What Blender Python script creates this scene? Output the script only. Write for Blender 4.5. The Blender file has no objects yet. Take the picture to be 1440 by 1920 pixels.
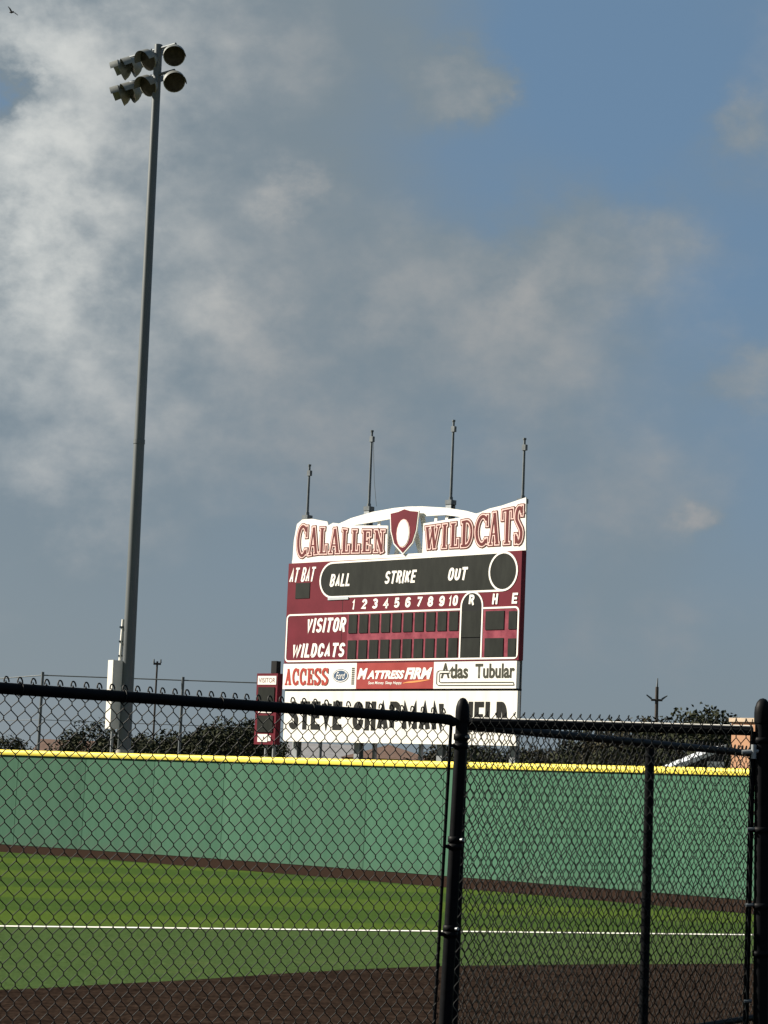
import bpy, bmesh, math, random
from mathutils import Vector, Matrix, noise as mnoise

# ------------------------------------------------------------------ camera, sky, sun, exposure
SC = bpy.context.scene
COL = SC.collection
EYE = 1.7
FPX = 4100.0                       # focal length in pixels of the 1440 x 1920 photograph
ROLL = math.radians(2.35)
PITCH = math.radians(7.38)
CAM = Vector((0, 0, EYE))
FWD = Vector((0, math.cos(PITCH), math.sin(PITCH)))
R0 = Vector((1, 0, 0)); U0 = Vector((0, -math.sin(PITCH), math.cos(PITCH)))
UP = U0 * math.cos(ROLL) - R0 * math.sin(ROLL)
RT = R0 * math.cos(ROLL) + U0 * math.sin(ROLL)
cd = bpy.data.cameras.new('camera'); cam = bpy.data.objects.new('camera', cd); COL.objects.link(cam)
cd.sensor_fit = 'VERTICAL'; cd.sensor_height = 36.0; cd.lens = 36.0 * FPX / 1920.0
cd.clip_start = 0.1; cd.clip_end = 6000
m = Matrix((RT, UP, -FWD)).transposed().to_4x4(); m.translation = CAM
cam.matrix_world = m
SC.camera = cam

SUN_AZ = math.radians(-77)         # to the left of the view and a little beyond it
SUN_EL = math.radians(33)
sun_dir = Vector((math.sin(SUN_AZ) * math.cos(SUN_EL), math.cos(SUN_AZ) * math.cos(SUN_EL), math.sin(SUN_EL)))
sd = bpy.data.lights.new('sun', 'SUN'); sd.energy = 5.0; sd.angle = math.radians(0.55); sd.color = (1.0, 0.91, 0.78)
so = bpy.data.objects.new('sun', sd); COL.objects.link(so)
so.rotation_euler = sun_dir.to_track_quat('Z', 'Y').to_euler(); so.location = (-40, 20, 60)

W = bpy.data.worlds.new('World'); SC.world = W; W.use_nodes = True
nt = W.node_tree; nt.nodes.clear(); N = nt.nodes.new; L = nt.links.new
out = N('ShaderNodeOutputWorld'); bg = N('ShaderNodeBackground'); bg.inputs[1].default_value = 0.053
L(bg.outputs[0], out.inputs[0])
sky = N('ShaderNodeTexSky'); sky.sky_type = 'NISHITA'; sky.sun_disc = False
sky.sun_elevation = SUN_EL; sky.sun_rotation = SUN_AZ
sky.air_density = 1.0; sky.dust_density = 0.6; sky.ozone_density = 2.0
tc = N('ShaderNodeTexCoord')
sep = N('ShaderNodeSeparateXYZ'); L(tc.outputs['Generated'], sep.inputs[0])
def mth(op, a, b=None, c=None, clamp=False):
    n = N('ShaderNodeMath'); n.operation = op; n.use_clamp = clamp
    for i, v in enumerate((a, b, c)):
        if v is None: continue
        if isinstance(v, (int, float)): n.inputs[i].default_value = v
        else: L(v, n.inputs[i])
    return n.outputs[0]
def mixc(f, a, b):
    n = N('ShaderNodeMix'); n.data_type = 'RGBA'
    if isinstance(f, (int, float)): n.inputs[0].default_value = f
    else: L(f, n.inputs[0])
    for v, k in ((a, 6), (b, 7)):
        if isinstance(v, tuple): n.inputs[k].default_value = (*v, 1)
        else: L(v, n.inputs[k])
    return n.outputs[2]
def smooth(v, lo, hi):
    n = N('ShaderNodeMapRange'); n.interpolation_type = 'SMOOTHSTEP'; n.clamp = True
    L(v, n.inputs[0]); n.inputs[1].default_value = lo; n.inputs[2].default_value = hi
    return n.outputs[0]
# clouds: noise on the view direction (slightly flattened towards the horizon) with banks of cloud standing where they stood
comb = N('ShaderNodeVectorMath'); comb.operation = 'MULTIPLY'; L(tc.outputs['Generated'], comb.inputs[0]); comb.inputs[1].default_value = (1.0, 1.0, 1.35)
def nz(scale, detail, rough, off, dist=0.0):
    mp = N('ShaderNodeMapping'); L(comb.outputs[0], mp.inputs[0]); mp.inputs['Location'].default_value = off
    n = N('ShaderNodeTexNoise'); L(mp.outputs[0], n.inputs[0]); n.inputs['Scale'].default_value = scale
    n.inputs['Detail'].default_value = detail; n.inputs['Roughness'].default_value = rough; n.inputs['Distortion'].default_value = dist
    return n.outputs[0]
def sky_dir(x, y): return (FWD + RT * ((x - 720) / FPX) - UP * ((y - 960) / FPX)).normalized()
BANKS = [(50, 280, .048, .42), (90, 110, .040, .28), (330, 40, .045, .20), (560, 60, .045, .15), (60, 490, .030, .30), (330, 330, .055, .14), (548, 365, .014, .40), (400, 580, .06, .10),
         (840, 140, .022, .26), (930, 125, .012, .18), (880, 165, .014, .16), (1020, 510, .02, .14), (1130, 480, .03, .12), (960, 560, .014, .14), (1405, 245, .020, .30), (1060, 480, .04, .12), (1150, 570, .05, .06), (1000, 850, .05, .09), (1230, 820, .05, .08), (760, 820, .05, .09), (90, 690, .055, .17), (250, 740, .05, .12), (1230, 430, .025, .14), (740, 590, .022, .20), (900, 555, .024, .17), (820, 570, .05, .06), (520, 610, .02, .16), (410, 580, .012, .18), (980, 690, .03, .12), (560, 740, .05, .08), (1410, 690, .018, .24),
         (150, 960, .028, .20), (1300, 1000, .009, .34), (1180, 1060, .035, .15), (600, 830, .04, .10), (20, 165, .014, -.75), (130, 195, .016, -.25), (1150, 230, .06, -.14), (1050, 30, .05, -.12), (900, 330, .03, -.10)]
wn_ = N('ShaderNodeTexNoise'); L(comb.outputs[0], wn_.inputs[0]); wn_.inputs['Scale'].default_value = 22; wn_.inputs['Detail'].default_value = 6; wn_.inputs['Roughness'].default_value = .6
w1 = N('ShaderNodeVectorMath'); w1.operation = 'SUBTRACT'; L(wn_.outputs['Color'], w1.inputs[0]); w1.inputs[1].default_value = (.5, .5, .5)
w2 = N('ShaderNodeVectorMath'); w2.operation = 'MULTIPLY_ADD'; L(w1.outputs[0], w2.inputs[0]); w2.inputs[1].default_value = (.075, .075, .06); L(tc.outputs['Generated'], w2.inputs[2])
bank = None
for bx_, by_, sg, wt in BANKS:
    d_ = sky_dir(bx_, by_)
    vm = N('ShaderNodeVectorMath'); vm.operation = 'DISTANCE'; L(w2.outputs[0], vm.inputs[0]); vm.inputs[1].default_value = d_
    g_ = mth('MULTIPLY', mth('POWER', 2.718, mth('MULTIPLY', mth('POWER', vm.outputs['Value'], 2.0), -1.0/(sg*sg))), wt)
    bank = g_ if bank is None else mth('ADD', bank, g_)
big = nz(6.0, 2, 0.5, (3.1, 1.7, 0.0))
fine = nz(17.0, 8, 0.54, (0.4, 5.2, 2.0), 0.0)
curl = nz(46.0, 6, 0.6, (7.3, 2.2, 4.1), 0.0)
side = mth('MULTIPLY', mth('MAXIMUM', mth('MINIMUM', sep.outputs[0], 0.4), -0.4), -0.9)     # cloudier towards the sun's side
veil = smooth(mth('ADD', mth('ADD', mth('MULTIPLY', big, 0.45), mth('MULTIPLY', bank, 0.9)), side), -0.02, 0.42)
puff = smooth(mth('ADD', mth('ADD', mth('MULTIPLY', mth('SUBTRACT', fine, 0.5), 0.95), bank), mth('ADD', mth('MULTIPLY', mth('SUBTRACT', big, .5), .35), mth('MULTIPLY', mth('SUBTRACT', curl, .5), mth('ADD', mth('MULTIPLY', bank, 1.1), .16)))), 0.0, 0.74)
hz = smooth(sep.outputs[2], 0.24, -0.01)
blue = mixc(0.88, sky.outputs[0], (0.98, 1.66, 2.52))
lit = smooth(mth('MULTIPLY', sep.outputs[0], -1.0), 0.02, 0.19)          # brighter air and cloud nearer the sun
base = mixc(mth('MULTIPLY', hz, 0.88), blue, mixc(lit, (1.64, 1.96, 2.14), (2.05, 2.32, 2.42)))
base = mixc(mth('MULTIPLY', veil, mth('SUBTRACT', 0.88, mth('MULTIPLY', hz, 0.5))), base, (1.50, 1.85, 2.07))
warm = mixc(hz, mixc(lit, (2.72, 2.78, 2.78), (5.3, 5.4, 5.2)), (2.35, 2.3, 2.38))
L(mixc(mth('MULTIPLY', puff, 0.92), base, warm), bg.inputs[0])

SC.view_settings.view_transform = 'Standard'; SC.view_settings.look = 'None'
SC.view_settings.exposure = 1.38; SC.view_settings.gamma = 1.0; SC.view_settings.use_curve_mapping = False
SC.render.film_transparent = False
try:
    SC.cycles.use_denoising = True; SC.cycles.max_bounces = 6
except Exception: pass

# ------------------------------------------------------------------ helpers
def ray(x, y): return FWD + RT * ((x - 720) / FPX) - UP * ((y - 960) / FPX)
def at(x, y, Y):                    # the point of the place that stands Y metres ahead
    d = ray(x, y); return CAM + d * (Y / d.y)
def tag(o, label=None, cat=None, group=None, kind=None):
    if label: o['label'] = label
    if cat: o['category'] = cat
    if group: o['group'] = group
    if kind: o['kind'] = kind
    return o
def empty(name, loc=(0, 0, 0), rz=0.0, parent=None):
    o = bpy.data.objects.new(name, None); COL.objects.link(o); o.location = loc; o.rotation_euler = (0, 0, rz)
    o.empty_display_size = 0.3
    if parent: o.parent = parent
    return o
def link(name, me, mat=None, parent=None, loc=None):
    o = bpy.data.objects.new(name, me); COL.objects.link(o)
    if mat is not None and not me.materials: me.materials.append(mat)
    if parent: o.parent = parent
    if loc is not None: o.location = loc
    return o
def copy_tree(o, parent=None):
    c = o.copy(); COL.objects.link(c); c.parent = parent
    for ch in o.children: copy_tree(ch, c)
    return c
class MB:
    def __init__(s): s.v = []; s.f = []; s.sm = []
    def add(s, vs, fs, smooth=False):
        b = len(s.v); s.v += [tuple(v) for v in vs]
        s.f += [tuple(b + i for i in f) for f in fs]; s.sm += [smooth] * len(fs)
    def box(s, x0, x1, y0, y1, z0, z1):
        s.add([(x0,y0,z0),(x1,y0,z0),(x1,y1,z0),(x0,y1,z0),(x0,y0,z1),(x1,y0,z1),(x1,y1,z1),(x0,y1,z1)],
              [(3,2,1,0),(4,5,6,7),(0,1,5,4),(1,2,6,5),(2,3,7,6),(3,0,4,7)])
    def tube(s, pts, r, n=8, caps=True, smooth=True):
        pts = [Vector(p) for p in pts]; rs = r if isinstance(r, (list, tuple)) else [r] * len(pts)
        ref = None; ring = []
        for i, p in enumerate(pts):
            t = (pts[min(i + 1, len(pts) - 1)] - pts[max(i - 1, 0)]).normalized()
            if ref is None:
                ref = Vector((0, 0, 1)) if abs(t.z) < 0.9 else Vector((1, 0, 0))
            u = (ref - t * ref.dot(t)).normalized(); ref = u; w = t.cross(u)
            ring.append([p + (u * math.cos(2*math.pi*k/n) + w * math.sin(2*math.pi*k/n)) * rs[i] for k in range(n)])
        vs = [q for rr in ring for q in rr]; fs = []
        for i in range(len(pts) - 1):
            for k in range(n):
                a = i*n + k; b = i*n + (k+1) % n; fs.append((a, b, b + n, a + n))
        s.add(vs, fs, smooth)
        if caps:
            s.add(ring[0], [tuple(range(n))[::-1]]); s.add(ring[-1], [tuple(range(n))])
    def lathe(s, prof, n=20, M=Matrix(), smooth=True, half=None):
        vs = []; fs = []; span = 2*math.pi if half is None else half[1] - half[0]
        k0 = 0 if half is None else half[0]; cnt = n if half is None else n + 1
        for r_, z_ in prof:
            for k in range(cnt):
                a = k0 + span * k / n; vs.append(M @ Vector((r_*math.cos(a), r_*math.sin(a), z_)))
        for i in range(len(prof) - 1):
            for k in range(n):
                a = i*cnt + k; b = i*cnt + (k+1) % cnt; fs.append((a, b, b + cnt, a + cnt))
        s.add(vs, fs, smooth)
    def prism(s, poly, y0, y1):      # polygon in x,z pulled through y0..y1 (front face at y0)
        n = len(poly)
        vs = [(x, y0, z) for x, z in poly] + [(x, y1, z) for x, z in poly]
        s.add(vs, [tuple(range(n)), tuple(range(2*n - 1, n - 1, -1))] + [(i, i + n, (i+1) % n + n, (i+1) % n) for i in range(n)])
    def mesh(s, name='mesh'):
        me = bpy.data.meshes.new(name); me.from_pydata(s.v, [], s.f)
        me.polygons.foreach_set('use_smooth', s.sm); me.update(); return me
    def build(s, name, mat, parent=None, loc=None): return link(name, s.mesh(name), mat, parent, loc)

# ------------------------------------------------------------------ materials
def mat(name, col, rough=0.7, metal=0.0, var=0.12, scale=3.0, spec=0.12, bump=0.0, bscale=60.0, col2=None, detail=5, stretch=(1,1,1), coat=0.0):
    M = bpy.data.materials.new(name); M.use_nodes = True; t = M.node_tree; b = t.nodes['Principled BSDF']
    b.inputs['Roughness'].default_value = rough; b.inputs['Metallic'].default_value = metal
    b.inputs['Specular IOR Level'].default_value = spec; b.inputs['Coat Weight'].default_value = coat
    g = t.nodes.new('ShaderNodeNewGeometry'); mp = t.nodes.new('ShaderNodeMapping'); mp.inputs['Scale'].default_value = stretch
    t.links.new(g.outputs['Position'], mp.inputs[0])
    n = t.nodes.new('ShaderNodeTexNoise'); n.inputs['Scale'].default_value = scale; n.inputs['Detail'].default_value = detail
    n.inputs['Roughness'].default_value = 0.6
    t.links.new(mp.outputs[0], n.inputs[0])
    r = t.nodes.new('ShaderNodeValToRGB'); t.links.new(n.outputs[0], r.inputs[0])
    c2 = col2 or tuple(min(1, c * (1 + var)) for c in col); c1 = tuple(c * (1 - var) for c in col) if not col2 else col
    r.color_ramp.elements[0].position = 0.32; r.color_ramp.elements[1].position = 0.68
    r.color_ramp.elements[0].color = (*c1, 1); r.color_ramp.elements[1].color = (*c2, 1)
    t.links.new(r.outputs[0], b.inputs['Base Color'])
    if bump:
        n2 = t.nodes.new('ShaderNodeTexNoise'); n2.inputs['Scale'].default_value = bscale; n2.inputs['Detail'].default_value = 4
        t.links.new(g.outputs['Position'], n2.inputs[0])
        bp = t.nodes.new('ShaderNodeBump'); bp.inputs['Strength'].default_value = bump; bp.inputs['Distance'].default_value = 0.02
        t.links.new(n2.outputs[0], bp.inputs['Height']); t.links.new(bp.outputs[0], b.inputs['Normal'])
    return M
MT = {}
MT['black_vinyl'] = mat('black_vinyl', (0.0045, 0.005, 0.006), rough=0.5, spec=0.045, var=0.3, scale=30)
MT['black_wire'] = mat('black_wire', (0.005, 0.007, 0.0075), rough=0.55, spec=0.15, var=0.3, scale=40)
MT['galv'] = mat('galvanised_steel', (0.24, 0.26, 0.27), rough=0.5, metal=0.55, var=0.15, scale=6)
MT['galv_dark'] = mat('weathered_steel', (0.10, 0.115, 0.125), rough=0.55, metal=0.3, var=0.2, scale=5)
MT['pole'] = mat('pole_steel', (0.105, 0.118, 0.124), rough=0.45, metal=0.3, var=0.12, scale=2.0, stretch=(1, 1, 0.15))
MT['lamp'] = mat('lamp_housing', (0.17, 0.18, 0.172), rough=0.45, metal=0.4, var=0.15, scale=5)
MT['lens'] = mat('lamp_glass', (0.03, 0.028, 0.025), rough=0.25, var=0.4, scale=6)
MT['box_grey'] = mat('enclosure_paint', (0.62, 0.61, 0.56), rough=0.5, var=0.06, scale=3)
MT['white_paint'] = mat('white_paint', (0.74, 0.73, 0.69), rough=0.55, var=0.05, scale=1.5)
MT['stained_white'] = mat('stained_white', (0.64, 0.63, 0.57), rough=0.6, scale=1.3, col2=(0.76, 0.755, 0.72), stretch=(2.2, 2.2, 0.35))
MT['maroon'] = mat('maroon_paint', (0.100, 0.007, 0.016), rough=0.5, scale=1.2, col2=(0.135, 0.012, 0.024))
MT['maroon_faded'] = mat('maroon_faded', (0.13, 0.014, 0.030), rough=0.6, scale=3.0, col2=(0.27, 0.055, 0.080))
MT['maroon_ink'] = mat('maroon_ink', (0.11, 0.020, 0.021), rough=0.6, var=0.1, scale=4)
MT['pink_ink'] = mat('faded_pink_ink', (0.70, 0.50, 0.46), rough=0.6, var=0.06, scale=4)
MT['black_panel'] = mat('black_panel', (0.009, 0.011, 0.0095), rough=0.45, scale=2.2, col2=(0.018, 0.021, 0.018), stretch=(2, 2, 0.6))
MT['letter_white'] = mat('lettering_white', (0.78, 0.76, 0.72), rough=0.6, var=0.04, scale=8)
MT['black_ink'] = mat('black_ink', (0.009, 0.0095, 0.0085), rough=0.6, var=0.25, scale=6)
MT['olive_ink'] = mat('faded_black_ink', (0.045, 0.046, 0.034), rough=0.6, var=0.15, scale=6)
MT['red_ink'] = mat('red_ink', (0.33, 0.045, 0.032), rough=0.6, var=0.12, scale=6)
MT['red_panel'] = mat('faded_red_panel', (0.25, 0.034, 0.032), rough=0.55, scale=1.5, col2=(0.32, 0.055, 0.05))
MT['blue_ink'] = mat('blue_ink', (0.045, 0.085, 0.15), rough=0.5, var=0.1, scale=6)
MT['orange_ink'] = mat('orange_ink', (0.72, 0.28, 0.10), rough=0.6, var=0.1, scale=6)
MT['yellow'] = mat('yellow_plastic', (0.80, 0.66, 0.10), rough=0.5, var=0.05, scale=2)
MT['wallgreen'] = mat('green_wall_vinyl', (0.034, 0.102, 0.062), rough=0.65, scale=0.9, col2=(0.046, 0.124, 0.078), stretch=(3, 3, 0.12))
def wall_wear(M):
    t = M.node_tree; b = t.nodes['Principled BSDF']; src = b.inputs['Base Color'].links[0].from_socket; nn = t.nodes.new; l = t.links.new
    oi = nn('ShaderNodeObjectInfo'); r = nn('ShaderNodeMapRange'); l(oi.outputs['Random'], r.inputs[0]); r.inputs[3].default_value = .93; r.inputs[4].default_value = 1.06
    g = nn('ShaderNodeNewGeometry'); sp = nn('ShaderNodeSeparateXYZ'); l(g.outputs['Position'], sp.inputs[0])
    n = nn('ShaderNodeTexNoise'); n.inputs['Scale'].default_value = 2.3; n.inputs['Detail'].default_value = 7; n.inputs['Roughness'].default_value = .7; l(g.outputs['Position'], n.inputs[0])
    a = nn('ShaderNodeMath'); a.operation = 'MULTIPLY_ADD'; l(sp.outputs[2], a.inputs[0]); a.inputs[1].default_value = -.55; a.inputs[2].default_value = .12
    c = nn('ShaderNodeMath'); c.operation = 'ADD'; l(a.outputs[0], c.inputs[0]); l(n.outputs[0], c.inputs[1])
    d = nn('ShaderNodeMapRange'); l(c.outputs[0], d.inputs[0]); d.inputs[1].default_value = .42; d.inputs[2].default_value = .72; d.inputs[4].default_value = .45
    n3 = nn('ShaderNodeTexNoise'); n3.inputs['Scale'].default_value = 1.1; n3.inputs['Detail'].default_value = 3; l(g.outputs['Position'], n3.inputs[0])
    e = nn('ShaderNodeMapRange'); l(n3.outputs[0], e.inputs[0]); e.inputs[1].default_value = .66; e.inputs[2].default_value = .78; e.inputs[4].default_value = .25
    v = nn('ShaderNodeVectorMath'); v.operation = 'SCALE'; l(src, v.inputs[0]); l(r.outputs[0], v.inputs['Scale'])
    m1 = nn('ShaderNodeMix'); m1.data_type = 'RGBA'; l(d.outputs[0], m1.inputs[0]); l(v.outputs[0], m1.inputs[6]); m1.inputs[7].default_value = (.05, .085, .055, 1)
    m2 = nn('ShaderNodeMix'); m2.data_type = 'RGBA'; l(e.outputs[0], m2.inputs[0]); l(m1.outputs[2], m2.inputs[6]); m2.inputs[7].default_value = (.085, .16, .115, 1)
    l(m2.outputs[2], b.inputs['Base Color'])
wall_wear(MT['wallgreen'])
MT['concrete'] = mat('concrete', (0.38, 0.36, 0.32), rough=0.9, var=0.12, scale=4, bump=0.3)
MT['bark'] = mat('bark', (0.055, 0.043, 0.033), rough=0.95, var=0.3, scale=6)
MT['leaf'] = mat('oak_leaves', (0.016, 0.020, 0.010), rough=0.8, spec=0.1, scale=0.5, col2=(0.032, 0.036, 0.018))
MT['leaf_dry'] = mat('brown_green_leaves', (0.022, 0.021, 0.012), rough=0.8, spec=0.1, scale=0.5, col2=(0.040, 0.036, 0.020))
MT['wood_pole'] = mat('tarred_wood', (0.05, 0.045, 0.042), rough=0.9, var=0.2, scale=5)
MT['brick'] = mat('tan_brick', (0.40, 0.22, 0.13), rough=0.9, scale=1.6, col2=(0.46, 0.27, 0.17))
MT['stone_cap'] = mat('parapet_stone', (0.50, 0.40, 0.30), rough=0.9, var=0.1, scale=3)
MT['brown_roof'] = mat('brown_shingles', (0.10, 0.065, 0.05), rough=0.9, var=0.2, scale=4)
MT['tan_wall'] = mat('tan_wall', (0.30, 0.25, 0.21), rough=0.9, var=0.1, scale=1)
MT['pale_wall'] = mat('pale_metal_siding', (0.42, 0.45, 0.48), rough=0.6, var=0.08, scale=1, stretch=(4, 4, 0.2))
MT['grey_roof'] = mat('grey_roof', (0.16, 0.16, 0.165), rough=0.8, var=0.15, scale=2)
MT['dark_glass'] = mat('window_glass', (0.02, 0.025, 0.03), rough=0.15, var=0.2, scale=1)
MT['charcoal'] = mat('charcoal_siding', (0.016, 0.017, 0.018), rough=0.8, var=0.2, scale=2)
MT['bird'] = mat('dark_feathers', (0.02, 0.02, 0.022), rough=0.8)
MT['chalk'] = mat('white_turf_line', (0.62, 0.62, 0.58), rough=0.9, var=0.12, scale=14)

def turf_material():
    M = bpy.data.materials.new('artificial_turf'); M.use_nodes = True; t = M.node_tree; b = t.nodes['Principled BSDF']
    n_ = t.nodes.new; l = t.links.new
    b.inputs['Roughness'].default_value = 0.85; b.inputs['Specular IOR Level'].default_value = 0.0
    g = n_('ShaderNodeNewGeometry'); s = n_('ShaderNodeSeparateXYZ'); l(g.outputs['Position'], s.inputs[0])
    def ma(op, a, c):
        q = n_('ShaderNodeMath'); q.operation = op
        for i, v in enumerate((a, c)):
            if isinstance(v, (int, float)): q.inputs[i].default_value = v
            else: l(v, q.inputs[i])
        return q.outputs[0]
    along = ma('ADD', s.outputs[1], ma('MULTIPLY', s.outputs[0], -0.10))
    wv = ma('SINE', ma('MULTIPLY', along, 2*math.pi / 6.6), 0)
    band = n_('ShaderNodeMapRange'); band.interpolation_type = 'SMOOTHSTEP'; l(wv, band.inputs[0])
    band.inputs[1].default_value = -0.35; band.inputs[2].default_value = 0.35
    n1 = n_('ShaderNodeTexNoise'); n1.inputs['Scale'].default_value = 0.45; n1.inputs['Detail'].default_value = 6; l(g.outputs['Position'], n1.inputs[0])
    n2 = n_('ShaderNodeTexNoise'); n2.inputs['Scale'].default_value = 38; n2.inputs['Detail'].default_value = 3; l(g.outputs['Position'], n2.inputs[0])
    n3 = n_('ShaderNodeTexNoise'); n3.inputs['Scale'].default_value = 5; n3.inputs['Detail'].default_value = 5; l(g.outputs['Position'], n3.inputs[0])
    # field side of the white line has the yellower turf
    far = n_('ShaderNodeMapRange'); l(ma('SUBTRACT', s.outputs[1], ma('ADD', ma('MULTIPLY', s.outputs[0], 0.48), 28.1)), far.inputs[0])
    far.inputs[1].default_value = -0.05; far.inputs[2].default_value = 0.05
    def mx(f, a, c):
        q = n_('ShaderNodeMix'); q.data_type = 'RGBA'
        if isinstance(f, (int, float)): q.inputs[0].default_value = f
        else: l(f, q.inputs[0])
        for v, k in ((a, 6), (c, 7)):
            if isinstance(v, tuple): q.inputs[k].default_value = (*v, 1)
            else: l(v, q.inputs[k])
        return q.outputs[2]
    field = mx(band.outputs[0], (0.030, 0.060, 0.012), (0.054, 0.088, 0.012))
    foul = mx(n1.outputs[0], (0.032, 0.058, 0.022), (0.042, 0.068, 0.025))
    c = mx(far.outputs[0], foul, field)
    c = mx(ma('MULTIPLY', ma('SUBTRACT', n1.outputs[0], 0.35), 0.7), c, (0.038, 0.065, 0.016))
    c = mx(ma('MULTIPLY', n2.outputs[0], 0.55), c, (0.022, 0.042, 0.012))
    c = mx(ma('MULTIPLY', n3.outputs[0], 0.3), c, (0.055, 0.085, 0.03))
    n4 = n_('ShaderNodeTexNoise'); n4.inputs['Scale'].default_value = 1.4; n4.inputs['Detail'].default_value = 8; n4.inputs['Roughness'].default_value = .7; l(g.outputs['Position'], n4.inputs[0])
    wr_ = n_('ShaderNodeMapRange'); l(n4.outputs[0], wr_.inputs[0]); wr_.inputs[1].default_value = .52; wr_.inputs[2].default_value = .75; wr_.inputs[4].default_value = .55
    c = mx(wr_.outputs[0], c, (0.062, 0.078, 0.030))
    n5 = n_('ShaderNodeTexNoise'); n5.inputs['Scale'].default_value = 14; n5.inputs['Detail'].default_value = 4; l(g.outputs['Position'], n5.inputs[0])
    gr = n_('ShaderNodeMapRange'); l(n5.outputs[0], gr.inputs[0]); gr.inputs[1].default_value = .3; gr.inputs[2].default_value = .7; gr.inputs[3].default_value = .74; gr.inputs[4].default_value = 1.26
    vs_ = n_('ShaderNodeVectorMath'); vs_.operation = 'SCALE'; l(c, vs_.inputs[0]); l(gr.outputs[0], vs_.inputs['Scale']); c = vs_.outputs[0]
    l(c, b.inputs['Base Color'])
    bp = n_('ShaderNodeBump'); bp.inputs['Strength'].default_value = 0.6; bp.inputs['Distance'].default_value = 0.03
    l(n2.outputs[0], bp.inputs['Height']); l(bp.outputs[0], b.inputs['Normal'])
    return M
MT['turf'] = turf_material()
MT['dirt'] = mat('brown_infill', (0.011, 0.0075, 0.006), rough=0.95, scale=5, col2=(0.024, 0.0165, 0.0125), bump=1.0, bscale=9, detail=8, spec=0.0)
def dirt_streaks(M):
    t = M.node_tree; b = t.nodes['Principled BSDF']; src = b.inputs['Base Color'].links[0].from_socket
    g = t.nodes.new('ShaderNodeNewGeometry'); mp = t.nodes.new('ShaderNodeMapping'); mp.inputs['Rotation'].default_value = (0, 0, math.radians(-12)); mp.inputs['Scale'].default_value = (.35, 3.2, 1)
    t.links.new(g.outputs['Position'], mp.inputs[0]); n = t.nodes.new('ShaderNodeTexNoise'); n.inputs['Scale'].default_value = 1.6; n.inputs['Detail'].default_value = 5; t.links.new(mp.outputs[0], n.inputs[0])
    r = t.nodes.new('ShaderNodeMapRange'); r.inputs[1].default_value = .38; r.inputs[2].default_value = .62; r.inputs[3].default_value = .78; r.inputs[4].default_value = 1.18; t.links.new(n.outputs[0], r.inputs[0])
    n2 = t.nodes.new('ShaderNodeTexNoise'); n2.inputs['Scale'].default_value = 26; n2.inputs['Detail'].default_value = 3; t.links.new(g.outputs['Position'], n2.inputs[0])
    r2 = t.nodes.new('ShaderNodeMapRange'); r2.inputs[1].default_value = .35; r2.inputs[2].default_value = .70; r2.inputs[3].default_value = .55; r2.inputs[4].default_value = 1.6; t.links.new(n2.outputs[0], r2.inputs[0])
    m1 = t.nodes.new('ShaderNodeMath'); m1.operation = 'MULTIPLY'; t.links.new(r.outputs[0], m1.inputs[0]); t.links.new(r2.outputs[0], m1.inputs[1])
    v = t.nodes.new('ShaderNodeVectorMath'); v.operation = 'SCALE'; t.links.new(src, v.inputs[0]); t.links.new(m1.outputs[0], v.inputs['Scale']); t.links.new(v.outputs[0], b.inputs['Base Color'])
dirt_streaks(MT['dirt'])
MT['track'] = mat('warning_track_clay', (0.020, 0.0125, 0.0095), rough=0.95, scale=8, col2=(0.029, 0.019, 0.0145), bump=0.5, bscale=20, spec=0.0)
MT['ground'] = mat('dry_grass_ground', (0.07, 0.075, 0.035), rough=0.95, scale=0.3, col2=(0.11, 0.10, 0.055))

# ------------------------------------------------------------------ ground
def sheet(name, pts, z, mt):
    m_ = MB(); m_.add([(x, y, z) for x, y in pts], [tuple(range(len(pts)))])
    o = m_.build(name, MT[mt]); tag(o, kind='structure'); return o
def strip(name, A, B, z, mt):
    m_ = MB(); n = len(A); m_.add([(x, y, z) for x, y in A] + [(x, y, z) for x, y in B], [(i, i+1, n+i+1, n+i) for i in range(n-1)])
    o = m_.build(name, MT[mt]); tag(o, kind='structure'); return o
sheet('ground', [(-2500, -500), (2500, -500), (2500, 4000), (-2500, 4000)], 0.0, 'ground')
wall_pts = [(-40.0, 78.0), (-32, 73.2), (-24.0, 68.2), (-16.5, 63.1), (-9.75, 58.3), (-6.7, 56.05), (-3.8, 53.65), (-1.14, 51.05), (1.26, 48.6),
            (3.43, 46.25), (5.4, 44.05), (7.1, 42.05), (11, 37.4), (15, 32.4), (19, 27.0)]
def resample(P, step):
    o = []; P = [Vector(p) for p in P]
    # Catmull-Rom, then even steps
    D = []
    for i in range(len(P) - 1):
        a = P[max(i-1, 0)]; b = P[i]; c = P[i+1]; d = P[min(i+2, len(P)-1)]
        for k in range(20):
            t = k / 20; D.append(0.5*((2*b) + (c-a)*t + (2*a-5*b+4*c-d)*t*t + (3*b-a-3*c+d)*t*t*t))
    D.append(P[-1]); acc = 0; o = [D[0]]
    for i in range(1, len(D)):
        seg = (D[i]-D[i-1]).length
        while acc + seg >= step:
            q = D[i-1].lerp(D[i], (step-acc)/seg); o.append(q); D[i-1] = q; seg = (D[i]-q).length; acc = 0
        acc += seg
    return o
wl = resample(wall_pts, 2.44)
def offs(P, d):
    r = []
    for i, p in enumerate(P):
        t = (P[min(i+1, len(P)-1)] - P[max(i-1, 0)]).normalized(); r.append(p + Vector((-t.y, t.x)) * d)
    return r
tr_in = offs(wl, -4.05)
sheet('turf', [tuple(p) for p in offs(wl, 0.5)] + [(22, 8), (-45, 8)], 0.004, 'turf')
strip('warning_track', [tuple(p) for p in offs(wl, 0.3)], [tuple(p) for p in tr_in], 0.010, 'track')
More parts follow.
